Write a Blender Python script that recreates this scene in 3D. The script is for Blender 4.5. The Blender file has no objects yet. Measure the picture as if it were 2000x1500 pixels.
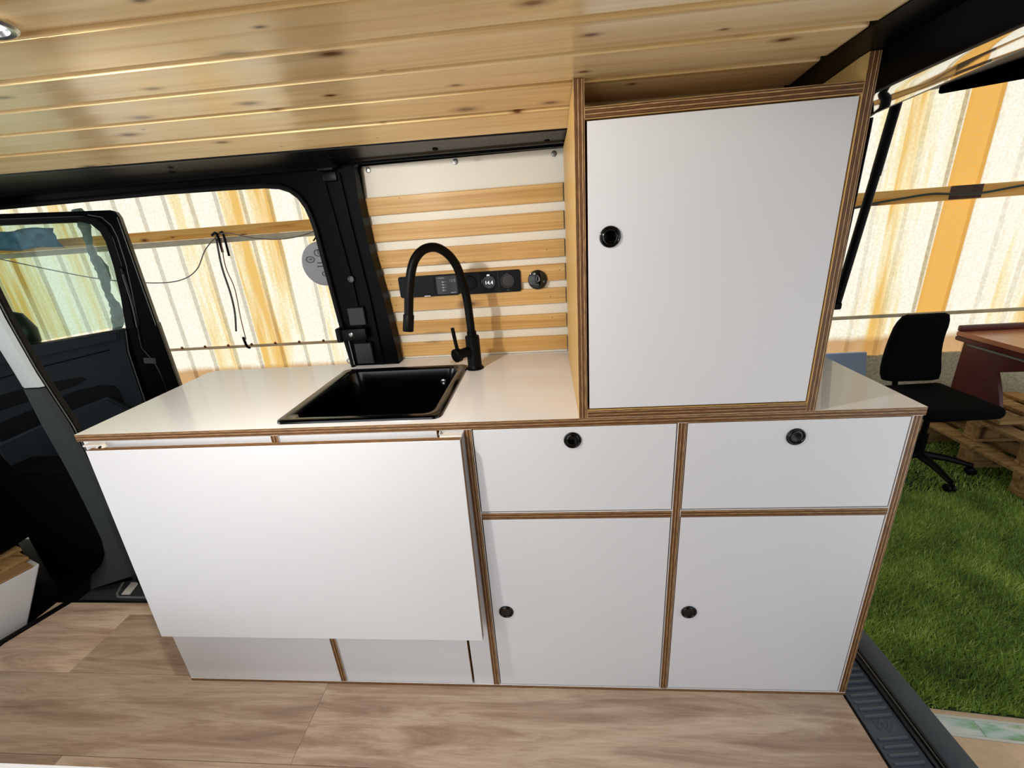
import bpy, bmesh, math, random
import numpy as np
from mathutils import Vector, Matrix, noise
random.seed(4)
C = bpy.context.scene.collection
S = bpy.context.scene
PI = math.pi
# ------------------------------------------------------------------ camera
cam = bpy.data.objects.new('camera', bpy.data.cameras.new('camera'))
C.objects.link(cam); S.camera = cam
cam.data.sensor_width = 36.0
cam.data.lens = 850.53 / 2000 * 36.0
cam.data.clip_start = 0.02
Rm = Matrix(((0.9950969, 0.0403555, 0.0902969), (0.0706280, 0.3491735, -0.9343926), (-0.0692371, 0.9361887, 0.3446113)))
cam.matrix_world = Matrix.Translation((1.1386, -0.7629, 1.1013)) @ Rm.to_4x4()
# ------------------------------------------------------------------ view and light
S.view_settings.view_transform = 'Standard'; S.view_settings.look = 'None'
S.view_settings.exposure = 0.4; S.view_settings.gamma = 1.0
S.view_settings.use_curve_mapping = False
w = bpy.data.worlds.new('world'); S.world = w; w.use_nodes = True
w.node_tree.nodes['Background'].inputs[0].default_value = (0.88, 0.94, 1.0, 1)
w.node_tree.nodes['Background'].inputs[1].default_value = 0.70

def lamp(name, kind, loc, energy, col=(1, 1, 1), rot=(0, 0, 0), **kw):
    d = bpy.data.lights.new(name, kind); d.energy = energy; d.color = col
    for k, v in kw.items(): setattr(d, k, v)
    o = bpy.data.objects.new(name, d); o.location = loc; o.rotation_euler = rot
    C.objects.link(o); return o
lamp('sun', 'SUN', (0, 8, 6), 3.1, (1.0, 0.975, 0.93), (math.radians(-52), 0, math.radians(-14)), angle=0.02)
# added area lamps, fill for daylight at side door, windscreen and rear opening
lamp('side_door_fill', 'AREA', (0.25, -1.26, 0.70), 4.2, (0.93, 0.96, 1.0), (math.radians(90), 0, 0), shape='RECTANGLE', size=1.15, size_y=0.95)
lamp('windscreen_fill', 'AREA', (-1.75, -0.35, 0.95), 9, (0.95, 0.98, 1.0), (0, math.radians(-90), 0), shape='RECTANGLE', size=0.6, size_y=1.3)
lamp('rear_opening_fill', 'AREA', (1.98, -0.42, 0.70), 1.0, (0.86, 0.93, 1.0), (0, math.radians(90), 0), shape='RECTANGLE', size=0.7, size_y=0.9)  # added lamp, brightens the right end of the worktop
for lx, ly, le, lr in ((0.637, -0.345, 14.0, 0.018), (0.85, -0.85, 5.0, 0.06), (0.2, -0.85, 2.5, 0.06)):  # first is the visible spot; the two behind it are added fill
    lamp('ceiling_spot_and_fill', 'SPOT', (lx, ly, 1.296), le, (1.0, 0.965, 0.915), (math.radians(10), 0, 0), spot_size=math.radians(176), spot_blend=0.15, shadow_soft_size=lr)
# ------------------------------------------------------------------ materials
def srgb(r, g, b):
    f = lambda c: (c/255/12.92) if c/255 <= 0.04045 else ((c/255+0.055)/1.055)**2.4
    return (f(r), f(g), f(b), 1)
MATS = {}
class N:
    def __init__(s, name):
        s.m = bpy.data.materials.new(name); s.m.use_nodes = True
        s.t = s.m.node_tree; s.b = s.t.nodes['Principled BSDF']; MATS[name] = s.m
    def n(s, typ, **kw):
        nd = s.t.nodes.new(typ)
        for k, v in kw.items():
            if k.startswith('i_'):
                nd.inputs[k[2:].replace('_', ' ')].default_value = v
            elif k[0] == 'i' and k[1:].isdigit(): nd.inputs[int(k[1:])].default_value = v
            else: setattr(nd, k, v)
        return nd
    def l(s, a, b): s.t.links.new(a, b)
    def ramp(s, fac, stops, interp='LINEAR'):
        r = s.n('ShaderNodeValToRGB'); r.color_ramp.interpolation = interp
        e = r.color_ramp.elements
        while len(e) < len(stops): e.new(0.5)
        for x, (p, c) in zip(e, stops): x.position = p; x.color = c
        s.l(fac, r.inputs[0]); return r.outputs[0]
    def mix(s, fac, a, b, mode='MIX'):
        m = s.n('ShaderNodeMix', data_type='RGBA', blend_type=mode)
        for sock, v in ((m.inputs[0], fac), (m.inputs[6], a), (m.inputs[7], b)):
            if hasattr(v, 'is_linked'): s.l(v, sock)
            else: sock.default_value = v
        return m.outputs[2]
    def math(s, op, a, b=0.0, c=None):
        m = s.n('ShaderNodeMath', operation=op)
        for i, v in enumerate((a, b) if c is None else (a, b, c)):
            if hasattr(v, 'is_linked'): s.l(v, m.inputs[i])
            else: m.inputs[i].default_value = v
        return m.outputs[0]
    def coord(s, scale, kind='Object', rnd=0.0):
        tc = s.n('ShaderNodeTexCoord'); mp = s.n('ShaderNodeMapping'); mp.inputs['Scale'].default_value = scale
        s.l(tc.outputs[kind], mp.inputs[0])
        if rnd:
            oi = s.n('ShaderNodeObjectInfo'); v = s.n('ShaderNodeVectorMath', operation='SCALE')
            v.inputs[0].default_value = (1.0, 0.73, 0.41); s.l(s.math('MULTIPLY', oi.outputs['Random'], rnd), v.inputs[3])
            s.l(v.outputs[0], mp.inputs['Location'])
        return mp.outputs[0]
    def noise(s, vec, scale=5, detail=3, rough=0.5, dist=0.0):
        n = s.n('ShaderNodeTexNoise'); s.l(vec, n.inputs['Vector'])
        n.inputs['Scale'].default_value = scale; n.inputs['Detail'].default_value = detail
        n.inputs['Roughness'].default_value = rough; n.inputs['Distortion'].default_value = dist
        return n.outputs[0]
    def bump(s, h, strength=0.2, dist=0.002):
        b = s.n('ShaderNodeBump'); b.inputs['Strength'].default_value = strength; b.inputs['Distance'].default_value = dist
        s.l(h, b.inputs['Height']); s.l(b.outputs[0], s.b.inputs['Normal'])
    def setc(s, c):
        if hasattr(c, 'is_linked'): s.l(c, s.b.inputs['Base Color'])
        else: s.b.inputs['Base Color'].default_value = c
def M(name, col, rough=0.5, metal=0.0, coat=0.0, spec=None, nz=0.0, nzs=60, bump=0.0):
    x = N(name); x.b.inputs['Roughness'].default_value = rough; x.b.inputs['Metallic'].default_value = metal
    x.b.inputs['Coat Weight'].default_value = coat
    if spec is not None: x.b.inputs['Specular IOR Level'].default_value = spec
    if nz or bump:
        f = x.noise(x.coord((1, 1, 1)), nzs, 3)
        if nz:
            d = tuple(v*(1-nz) for v in col[:3])+(1,); u = tuple(min(1, v*(1+nz)) for v in col[:3])+(1,)
            x.setc(x.ramp(f, [(0.3, d), (0.7, u)]))
        else: x.setc(col)
        if bump: x.bump(f, bump, 0.001)
    else: x.setc(col)
    return x.m
white = M('white_laminate', srgb(226, 226, 229), 0.42, nz=0.012, nzs=3)
worktop_m = M('worktop_laminate', srgb(242, 242, 244), 0.3, coat=0.4, nz=0.012, nzs=3)
cream = M('cream_board', srgb(236, 229, 212), 0.5, nz=0.02, nzs=4)
black_plastic = M('black_plastic', srgb(8, 9, 11), 0.42, spec=0.15, bump=0.05, nzs=300)
matt_black = M('matt_black_metal', srgb(3, 3, 4), 0.45, spec=0.14)
gloss_black = M('gloss_black', srgb(2, 2, 3), 0.12)
sink_black = M('sink_black', srgb(2, 2, 3), 0.14, spec=0.5)
body_black = M('black_car_paint', srgb(3, 3, 5), 0.35, spec=0.06)
flange_m = M('flange_mirror_metal', srgb(225, 224, 220), 0.04, metal=1.0)  # pale mirror metal puts the black flange's bright reflection into its colour
rubber = M('black_rubber', srgb(5, 5, 6), 0.6, spec=0.15)
line_grey = M('edge_highlight_grey', srgb(120, 122, 122), 0.35)  # pale grey lines on seals and trim stand in for edge highlights
grey_trim = M('charcoal_trim', srgb(56, 62, 64), 0.7, spec=0.2, nz=0.05, nzs=200, bump=0.1)
door_trim = M('charcoal_door_trim', srgb(34, 41, 46), 0.6, spec=0.15, nz=0.05, nzs=200, bump=0.1)
light_trim = M('light_grey_trim', srgb(196, 206, 204), 0.6)
seat_cloth = M('black_seat_cloth', srgb(6, 7, 8), 0.95, spec=0.05, nz=0.2, nzs=300, bump=0.3)
chrome = M('brushed_steel', srgb(190, 192, 195), 0.25, metal=1.0)
screw_m = M('screw_steel', srgb(170, 170, 165), 0.35, metal=0.9)
white_plastic = M('white_plastic', srgb(225, 222, 215), 0.4)
sill_m = M('black_step_plastic', srgb(72, 80, 90), 0.45, nz=0.06, nzs=250, bump=0.15)
bumper_m = M('bumper_grey', srgb(70, 77, 84), 0.6, spec=0.3, nz=0.04, nzs=250, bump=0.1)
ink = M('grey_ink', srgb(70, 72, 80), 0.6)
disc_m = M('grey_disc_plastic', srgb(200, 198, 202), 0.5)
blue_board = M('pale_blue_board', srgb(188, 210, 245), 0.3)
cable_green = M('dark_green_cable', srgb(38, 52, 42), 0.5)
wire_grey = M('grey_wire', srgb(120, 112, 105), 0.6)
cord_red = M('rusty_cord', srgb(140, 92, 78), 0.7)
chair_cloth = M('black_chair_fabric', srgb(6, 7, 8), 0.9, spec=0.1, nz=0.15, nzs=200, bump=0.3)
desk_red = M('mahogany_veneer', srgb(92, 34, 24), 0.35, nz=0.15, nzs=20)
desk_top_m = M('desktop_reflection_orange', srgb(196, 128, 92), 0.25, nz=0.08, nzs=12)  # orange lighter than the veneer, the top's reflection put into its colour
tarp_m = M('blue_sheet', srgb(120, 160, 190), 0.6, nz=0.25, nzs=14)
strip_m = M('reflection_grey_green', srgb(105, 122, 112), 0.8, nz=0.35, nzs=25)
roof_m = M('added_roof_sheet', srgb(150, 145, 135), 0.8)
ground_m = M('concrete_ground', srgb(165, 160, 150), 0.9, nz=0.08, nzs=4)
base_wall_m = M('pebbly_render', srgb(236, 222, 186), 0.9, nz=0.25, nzs=60, bump=0.5)
rust_m = M('rusty_screw', srgb(120, 66, 38), 0.8)
paving_m = M('beige_paving', srgb(238, 206, 170), 0.7, nz=0.05, nzs=60)
grout_m = M('white_grout', srgb(235, 235, 225), 0.8)
led = N('led_digits'); led.setc(srgb(230, 235, 240)); led.b.inputs['Emission Color'].default_value = (0.9, 0.95, 1, 1); led.b.inputs['Emission Strength'].default_value = 0.9; led = led.m
lens = N('spot_lens'); lens.setc(srgb(250, 240, 220)); lens.b.inputs['Emission Color'].default_value = (1, 0.85, 0.65, 1); lens.b.inputs['Emission Strength'].default_value = 3.0; lens = lens.m

def pine(name, light, mid, dark, knotc, rough, coat, kscale=(5, 11, 0), rnd=40.0, along=0, gsc=1.0, lines=0.18):
    x = N(name); x.b.inputs['Roughness'].default_value = rough; x.b.inputs['Coat Weight'].default_value = coat
    x.b.inputs['Coat Roughness'].default_value = 0.2
    sc = [30*gsc]*3; sc[along] = 1.2
    v = x.coord(tuple(sc), rnd=rnd)
    g = x.noise(v, 1.0, 5, 0.6, 0.9)
    c = x.ramp(g, [(0.32, dark), (0.48, mid), (0.68, light)])
    sc2 = [160*gsc]*3; sc2[along] = 3
    g2 = x.noise(x.coord(tuple(sc2), rnd=rnd), 1.0, 3)
    c = x.mix(x.ramp(g2, [(0.35, (lines,)*3+(1,)), (0.65, (0, 0, 0, 1))]), c, dark)
    vo = x.n('ShaderNodeTexVoronoi', feature='F1', voronoi_dimensions='2D'); ks = x.n('ShaderNodeSeparateXYZ'); x.l(x.coord(kscale, rnd=rnd), ks.inputs[0]); kc = x.n('ShaderNodeCombineXYZ'); x.l(ks.outputs[0], kc.inputs[0]); x.l(x.math('ADD', ks.outputs[1], ks.outputs[2]), kc.inputs[1]); x.l(kc.outputs[0], vo.inputs['Vector']); vo.inputs['Scale'].default_value = 1.0; vo.inputs['Randomness'].default_value = 1.0
    sc_ = x.n('ShaderNodeSeparateColor'); x.l(vo.outputs['Color'], sc_.inputs[0])
    dd = x.math('DIVIDE', vo.outputs['Distance'], x.math('MULTIPLY_ADD', sc_.outputs[0], 0.9, 0.1))
    k = x.ramp(dd, [(0.045, (1, 1, 1, 1)), (0.10, (0.45,)*3+(1,)), (0.2, (0, 0, 0, 1))])
    c = x.mix(k, c, knotc)
    x.setc(c); x.bump(g2, 0.06, 0.001)
    return x.m
ceil_m = pine('pine_cladding', srgb(240, 216, 168), srgb(230, 200, 146), srgb(208, 170, 108), srgb(104, 58, 18), 0.3, 0.7)
slat_m = pine('pine_slat', srgb(226, 186, 118), srgb(214, 170, 98), srgb(190, 138, 66), srgb(90, 50, 18), 0.5, 0.1, kscale=(3, 0, 9), gsc=1.6, lines=0.6)
plyface_m = pine('birch_ply_face', srgb(214, 178, 112), srgb(206, 168, 100), srgb(196, 154, 88), srgb(190, 148, 84), 0.5, 0.1, along=2, gsc=0.6)
pallet_m = pine('pallet_wood', srgb(196, 164, 110), srgb(170, 132, 80), srgb(120, 86, 48), srgb(80, 50, 25), 0.8, 0.0)
beam_m = pine('purlin_wood', srgb(255, 214, 130), srgb(255, 190, 96), srgb(232, 150, 62), srgb(120, 64, 24), 0.8, 0.0, kscale=(2.5, 1, 6))

def ply_edge(name, cl, cm, cd):
    x = N(name); x.b.inputs['Roughness'].default_value = 0.5
    tc = x.n('ShaderNodeTexCoord'); sp = x.n('ShaderNodeSeparateXYZ'); x.l(tc.outputs['UV'], sp.inputs[0])
    mp = x.n('ShaderNodeMapping'); mp.inputs['Scale'].default_value = (14, 3, 1); x.l(tc.outputs['UV'], mp.inputs[0])
    wob = x.noise(mp.outputs[0], 1.0, 3)
    v = x.math('ADD', sp.outputs[1], x.math('MULTIPLY', x.math('SUBTRACT', wob, 0.5), 0.10))
    c = x.ramp(v, [(0.0, cl), (0.07, cd), (0.13, cm), (0.27, cd), (0.33, cl), (0.46, cd), (0.52, cm), (0.65, cd), (0.71, cl), (0.84, cd), (0.92, cl)], 'CONSTANT')
    mp2 = x.n('ShaderNodeMapping'); mp2.inputs['Scale'].default_value = (45, 5, 1); x.l(tc.outputs['UV'], mp2.inputs[0])
    n2 = x.noise(mp2.outputs[0], 1.0, 4, 0.7)
    c = x.mix(x.ramp(n2, [(0.38, (0.55,)*3+(1,)), (0.62, (0, 0, 0, 1))]), c, cd)
    x.setc(c); return x.m
ply_m = ply_edge('plywood_edge', srgb(192, 150, 100), srgb(128, 82, 38), srgb(58, 32, 12))
ply_pale = ply_edge('plywood_edge_pale', srgb(228, 190, 128), srgb(212, 168, 104), srgb(150, 104, 56))

def plank_mat():
    x = N('oak_vinyl'); x.b.inputs['Roughness'].default_value = 0.36; x.b.inputs['Coat Weight'].default_value = 0.3; x.b.inputs['Coat Roughness'].default_value = 0.2
    v = x.coord((1.3, 12, 12), rnd=30)
    g = x.noise(v, 1.5, 9, 0.68, 0.9)
    c = x.ramp(g, [(0.30, srgb(128, 102, 84)), (0.43, srgb(170, 144, 122)), (0.55, srgb(198, 174, 150)), (0.72, srgb(214, 194, 172))])
    g2 = x.noise(x.coord((14, 170, 170), rnd=30), 1, 5, 0.7)
    c = x.mix(x.ramp(g2, [(0.35, (0.35,)*3+(1,)), (0.62, (0, 0, 0, 1))]), c, srgb(138, 112, 94))
    at = x.n('ShaderNodeAttribute', attribute_type='OBJECT', attribute_name='tone')
    c = x.mix(1.0, c, at.outputs['Color'], 'MULTIPLY')
    x.setc(c); x.bump(g2, 0.08, 0.001); return x.m
plank_m = plank_mat()

def sheet_mat():
    x = N('translucent_fibreglass')
    tc = x.n('ShaderNodeTexCoord'); sp = x.n('ShaderNodeSeparateXYZ'); x.l(tc.outputs['Object'], sp.inputs[0])
    # each flat between two ribs has weathered by its own amount
    cell = x.math('FLOOR', x.math('DIVIDE', x.math('ADD', sp.outputs[0], 1.72-0.03), 0.2065))
    wn = x.n('ShaderNodeTexWhiteNoise', noise_dimensions='1D'); x.l(cell, wn.inputs['W'])
    stre = x.noise(x.coord((11, 1, 0.8)), 1.0, 4, 0.6)
    amt = x.math('MULTIPLY', x.math('MULTIPLY_ADD', wn.outputs[0], 0.55, 0.45), stre)
    c = x.ramp(amt, [(0.0, srgb(244, 243, 236)), (0.33, srgb(242, 239, 226)), (0.42, srgb(238, 224, 182)), (0.56, srgb(226, 184, 104))])
    # the one strongly yellowed strip on the right
    band = x.math('LESS_THAN', x.math('ABSOLUTE', x.math('SUBTRACT', sp.outputs[0], 3.888)), 0.100)
    c = x.mix(band, c, srgb(226, 172, 84))
    mot = x.noise(x.coord((1, 1, 1)), 55, 3, 0.7)
    c = x.mix(x.ramp(mot, [(0.42, (0.5,)*3+(1,)), (0.56, (0, 0, 0, 1))]), c, x.mix(0.55, c, srgb(196, 176, 128)))
    # dirt splashed up along the foot of the sheet
    foot = x.math('ADD', sp.outputs[2], x.math('MULTIPLY', stre, 0.06))
    f = x.ramp(foot, [(0.12, (0.85,)*3+(1,)), (0.17, (0, 0, 0, 1))])
    c = x.mix(f, c, srgb(178, 132, 74))
    df = x.n('ShaderNodeBsdfDiffuse'); tr = x.n('ShaderNodeBsdfTranslucent'); mx = x.n('ShaderNodeMixShader'); mx.inputs[0].default_value = 0.6
    x.l(c, df.inputs[0]); x.l(c, tr.inputs[0]); x.l(df.outputs[0], mx.inputs[1]); x.l(tr.outputs[0], mx.inputs[2])
    x.l(mx.outputs[0], x.t.nodes['Material Output'].inputs[0]); return x.m
sheet_m = sheet_mat()

def glass_mat():
    x = N('green_tinted_glass')
    tp = x.n('ShaderNodeBsdfTransparent'); tp.inputs[0].default_value = (0.76, 0.86, 0.80, 1)
    gl = x.n('ShaderNodeBsdfGlossy'); gl.inputs['Roughness'].default_value = 0.02
    fr = x.n('ShaderNodeFresnel'); fr.inputs[0].default_value = 1.45
    mx = x.n('ShaderNodeMixShader'); x.l(fr.outputs[0], mx.inputs[0]); x.l(tp.outputs[0], mx.inputs[1]); x.l(gl.outputs[0], mx.inputs[2])
    x.l(mx.outputs[0], x.t.nodes['Material Output'].inputs[0]); return x.m
glass_m = glass_mat()

def grass_mat():
    x = N('artificial_grass'); x.b.inputs['Roughness'].default_value = 0.55
    at = x.n('ShaderNodeAttribute', attribute_name='shade')
    x.setc(x.ramp(at.outputs['Fac'], [(0.0, srgb(54, 80, 20)), (0.4, srgb(118, 156, 44)), (0.8, srgb(172, 200, 74)), (0.97, srgb(240, 245, 160))]))
    return x.m
grass_m = grass_mat()
def tile_mat():
    x = N('painted_glass_tile'); x.b.inputs['Roughness'].default_value = 0.2
    g = x.noise(x.coord((5, 18, 1), rnd=9), 1.6, 4, 0.6, 0.6)
    x.setc(x.ramp(g, [(0.3, srgb(150, 190, 130)), (0.42, srgb(180, 220, 195)), (0.5, srgb(215, 238, 232)), (0.6, srgb(248, 250, 246)), (0.72, srgb(180, 215, 160))]))
    return x.m
tile_m = tile_mat()

# ------------------------------------------------------------------ mesh helpers
def tag(o, label=None, cat=None, group=None, kind=None):
    if label: o['label'] = label
    if cat: o['category'] = cat
    if group: o['group'] = group
    if kind: o['kind'] = kind
    return o
def link(name, me, parent=None):
    o = bpy.data.objects.new(name, me); C.objects.link(o)
    if parent:
        o.parent = parent
        o.matrix_parent_inverse = Matrix.Identity(4)
        if parent.type == 'EMPTY' or parent.matrix_basis != Matrix.Identity(4):
            chain = Matrix.Identity(4); p = parent
            while p: chain = p.matrix_basis @ chain if False else (p.matrix_basis @ Matrix.Identity(4)) @ chain; p = p.parent
            o.matrix_parent_inverse = chain.inverted()
    return o
def thing(name, loc, label=None, cat=None, group=None, kind=None):
    o = bpy.data.objects.new(name, None); C.objects.link(o); o.location = loc; o.empty_display_size = 0.05
    return tag(o, label, cat, group, kind)
def fin(name, bm, mats, parent=None, smooth=False, origin=None):
    me = bpy.data.meshes.new(name)
    if origin is not None: bmesh.ops.translate(bm, vec=-Vector(origin), verts=bm.verts)
    bmesh.ops.recalc_face_normals(bm, faces=bm.faces)
    bm.to_mesh(me); bm.free()
    for m in (mats if isinstance(mats, (list, tuple)) else [mats]): me.materials.append(m)
    if smooth:
        for p in me.polygons: p.use_smooth = True
        if smooth != 'all': me.set_sharp_from_angle(angle=math.radians(35))
    o = link(name, me, parent)
    if origin is not None: o.location = origin
    return o
def box(bm, lo, hi, bev=0.0, thin=None, edge=1, seg=1):
    """box; with thin=axis the faces round the thickness take material `edge` and a UV across it"""
    lo = list(lo); hi = list(hi)
    P = [Vector((hi[0] if i & 1 else lo[0], hi[1] if i & 2 else lo[1], hi[2] if i & 4 else lo[2])) for i in range(8)]
    return hexa(bm, P, bev, thin, edge, seg)
def hexa(bm, P, bev=0.0, thin=None, edge=1, seg=1):
    vs = [bm.verts.new(p) for p in P]
    F = {(0, 0): (0, 4, 6, 2), (0, 1): (1, 3, 7, 5), (1, 0): (0, 1, 5, 4), (1, 1): (2, 6, 7, 3), (2, 0): (0, 2, 3, 1), (2, 1): (4, 5, 7, 6)}
    uvl = bm.loops.layers.uv.verify(); fs = []
    for (ax, sd), idx in F.items():
        f = bm.faces.new([vs[i] for i in idx]); fs.append(f)
        if thin is not None and ax != thin:
            f.material_index = edge
            other = 3-thin-ax
            for lp, i in zip(f.loops, idx):
                lp[uvl].uv = (P[i][other]*1.0, 1.0 if i & (1 << thin) else 0.0)
    if bev:
        es = list({e for f in fs for e in f.edges})
        bmesh.ops.bevel(bm, geom=es, offset=bev, segments=seg, affect='EDGES', profile=0.5)
    return fs
def B(name, lo, hi, mats, parent=None, bev=0.0, thin=None, smooth=False, seg=1):
    bm = bmesh.new(); box(bm, lo, hi, bev, thin, seg=seg); return fin(name, bm, mats, parent, smooth)
def prism(bm, pts, ext, bev=0.0, mat=0):
    """pts: 3D polygon, ext: extrusion vector"""
    a = [bm.verts.new(Vector(p)) for p in pts]; b = [bm.verts.new(Vector(p)+Vector(ext)) for p in pts]
    n = len(pts); f0 = bm.faces.new(a); f1 = bm.faces.new(b[::-1])
    fs = [f0, f1]+[bm.faces.new((a[i], b[i], b[(i+1) % n], a[(i+1) % n])) for i in range(n)]
    for f in fs: f.material_index = mat
    if bev: bmesh.ops.bevel(bm, geom=list(set(f0.edges) | set(f1.edges)), offset=bev, segments=2, affect='EDGES')
    return fs
def lathe(bm, prof, mat=None, n=32, M4=None, cap=False):
    """prof: (r, h) along local z"""
    rings = []
    for r, h in prof:
        if r < 1e-6: ring = [bm.verts.new((0, 0, h))]
        else: ring = [bm.verts.new((r*math.cos(2*PI*i/n), r*math.sin(2*PI*i/n), h)) for i in range(n)]
        rings.append(ring)
    fs = []
    for a, b in zip(rings, rings[1:]):
        for i in range(n):
            j = (i+1) % n
            if len(a) == 1 and len(b) == 1: continue
            if len(a) == 1: fs.append(bm.faces.new((a[0], b[i], b[j])))
            elif len(b) == 1: fs.append(bm.faces.new((a[i], a[j], b[0])))
            else: fs.append(bm.faces.new((a[i], a[j], b[j], b[i])))
    if mat is not None:
        for f in fs: f.material_index = mat
    if M4 is not None: bmesh.ops.transform(bm, matrix=M4, verts=[v for r in rings for v in r])
    return fs
def tube(bm, pts, rad, n=10, caps=True, flat=1.0):
    pts = [Vector(p) for p in pts]; rad = rad if isinstance(rad, (list, tuple)) else [rad]*len(pts)
    T = [(pts[min(i+1, len(pts)-1)]-pts[max(i-1, 0)]).normalized() for i in range(len(pts))]
    up = Vector((0, 0, 1)) if abs(T[0].z) < 0.9 else Vector((0, 1, 0))
    u = T[0].cross(up).normalized(); rings = []
    for i, p in enumerate(pts):
        u = (u-T[i]*u.dot(T[i])).normalized(); v = T[i].cross(u)
        rings.append([bm.verts.new(p+rad[i]*(u*math.cos(2*PI*k/n)+v*flat*math.sin(2*PI*k/n))) for k in range(n)])
    for a, b in zip(rings, rings[1:]):
        for k in range(n): bm.faces.new((a[k], a[(k+1) % n], b[(k+1) % n], b[k]))
    if caps: bm.faces.new(rings[0][::-1]); bm.faces.new(rings[-1])
def spline(pts, k=8):
    P = [Vector(p) for p in pts]; P = [2*P[0]-P[1]]+P+[2*P[-1]-P[-2]]; out = []
    for i in range(1, len(P)-2):
        a, b, c, d = P[i-1:i+3]
        for j in range(k):
            t = j/k; out.append(0.5*((2*b)+(c-a)*t+(2*a-5*b+4*c-d)*t*t+(3*b-a-3*c+d)*t**3))
    out.append(P[-2]); return out
def T(name, pts, rad, mat, parent=None, n=10, k=0, flat=1.0):
    bm = bmesh.new(); tube(bm, spline(pts, k) if k else pts, rad, n, flat=flat); return fin(name, bm, mat, parent, 'all' if k else True)
def frame_to(direction, loc):
    d = Vector(direction).normalized(); return Matrix.Translation(loc) @ d.to_track_quat('Z', 'Y').to_matrix().to_4x4()
def text(name, body, size, loc, rotm, mat, parent, extr=0.0004):
    cu = bpy.data.curves.new(name, 'FONT'); cu.body = body; cu.size = size; cu.extrude = extr; cu.align_x = 'CENTER'; cu.align_y = 'CENTER'
    tmp = bpy.data.objects.new(name, cu); C.objects.link(tmp)
    dg = bpy.context.evaluated_depsgraph_get(); me = bpy.data.meshes.new_from_object(tmp.evaluated_get(dg))
    bpy.data.objects.remove(tmp); me.transform(Matrix.Translation(loc) @ rotm); me.materials.clear(); me.materials.append(mat)
    o = link(name, me, parent); return o
FACE = Matrix.Rotation(PI/2, 4, 'X')   # text lying in xy turned to stand facing -y

# ================================================================== SETTING
# ---- ceiling of tongue-and-groove boards, curving down to the side walls
def ceil_k(y): return 0.003 if y < -0.2 else 0.003+min(1, (y+0.2)/0.4)*0.007
half = [(0.217, 1.2637), (0.120, 1.283), (0.022, 1.2946), (-0.078, 1.3003), (-0.177, 1.302), (-0.274, 1.3047)]
prof = half+[(-0.37, 1.3055)]+[(-0.74-y, z) for y, z in reversed(half)]
def ceil_z(y, x=1.19):
    for (ya, za), (yb, zb) in zip(prof, prof[1:]):
        if yb <= y <= ya:
            t = (y-ya)/(yb-ya); return za+(zb-za)*t+ceil_k(y)*(1.19-x)
    return prof[0][1]+ceil_k(y)*(1.19-x)
XC0, XC1 = -0.85, 1.557
ceiling = tag(thing('ceiling', (0.4, -0.37, 1.33)), 'varnished pine tongue-and-groove ceiling curving down over the cabinets', None, None, 'structure')
for i, (a, b) in enumerate(zip(prof, prof[1:])):
    A = Vector((0, a[0], a[1])); D = Vector((0, b[0], b[1]))-A; Ln = D.length; D.normalize(); Nn = Vector((0, D.z, -D.y)) # Nn points up
    if Nn.z < 0: Nn = -Nn
    sec = [(0.0, 0.005), (0.010, 0.005), (0.0155, 0.0), (Ln-0.002, 0.0), (Ln-0.0002, 0.002), (Ln-0.0002, 0.014), (0.0, 0.014)]
    bm = bmesh.new(); rows = []
    for xx in (XC0, XC1):
        row = []
        for s_, h_ in sec:
            p = A+D*s_+Nn*h_; p.x = xx; p.z += ceil_k(p.y)*(1.19-xx); row.append(bm.verts.new(p))
        rows.append(row)
    n = len(sec)
    for j in range(n): bm.faces.new((rows[0][j], rows[0][(j+1) % n], rows[1][(j+1) % n], rows[1][j]))
    bm.faces.new(rows[0]); bm.faces.new(rows[1][::-1])
    o = fin('ceiling_board', bm, ceil_m, ceiling)
# outer skin of the roof above the boards
bm = bmesh.new()
box(bm, (-0.95, -1.2, 1.335), (1.75, 0.46, 1.36)); fin('roof_skin', bm, body_black, ceiling)

# ---- floor of vinyl planks
floor = tag(thing('floor', (0.6, -0.3, -0.01)), 'grey-brown oak-effect plank floor inside the van', None, None, 'structure')
bm = bmesh.new(); box(bm, (-0.57, -1.2, -0.06), (1.80, 0.255, -0.0045)); box(bm, (0.134, 0.255, -0.06), (1.75, 0.46, -0.0045)); fin('subfloor', bm, rubber, floor)
rows = [(0.2095, 0.255, (-0.57, 0.35, 0.4)), (0.0145, 0.209, (-0.57, -0.253, 0.967)), (-0.183, 0.014, (-0.57, 0.521)), (-0.379, -0.1835, (-0.57, -0.045, 1.175)),
        (-0.575, -0.3795, (-0.57, 0.3, 1.52)), (-0.771, -0.5755, (-0.57, 0.7,)), (-0.967, -0.7715, (-0.57, 0.1, 1.3)), (-1.163, -0.9675, (-0.57, 0.5))]
tones = [1.35, 1.4, 1.02, 1.0, 0.95, 1.0, 0.82, 1.06, 0.95, 0.84, 1.06, 1.0, 0.9, 1.0, 0.95, 1.0, 0.9, 1.0, 0.95, 1.0, 0.9]  # first two, left planks lightened in colour for light from the side opening
ti = 0
for y0, y1, xs in rows:
    xs = list(xs)+[1.797]
    if y0 > 0.2: xs = [-0.57, 0.13]
    for xa, xb in zip(xs, xs[1:]):
        bm = bmesh.new(); box(bm, (xa+0.0003, y0, -0.0045), (xb-0.0003, y1-0.0004, 0.0), 0.0004)
        o = fin('floor_plank', bm, plank_m, floor, origin=((xa+xb)/2, (y0+y1)/2, 0)); t = tones[ti % len(tones)]; ti += 1
        warm = 0.0 if t > 0.92 else 0.02
        o['tone'] = (t, t*(1-warm), t*(1-2*warm))

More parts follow.
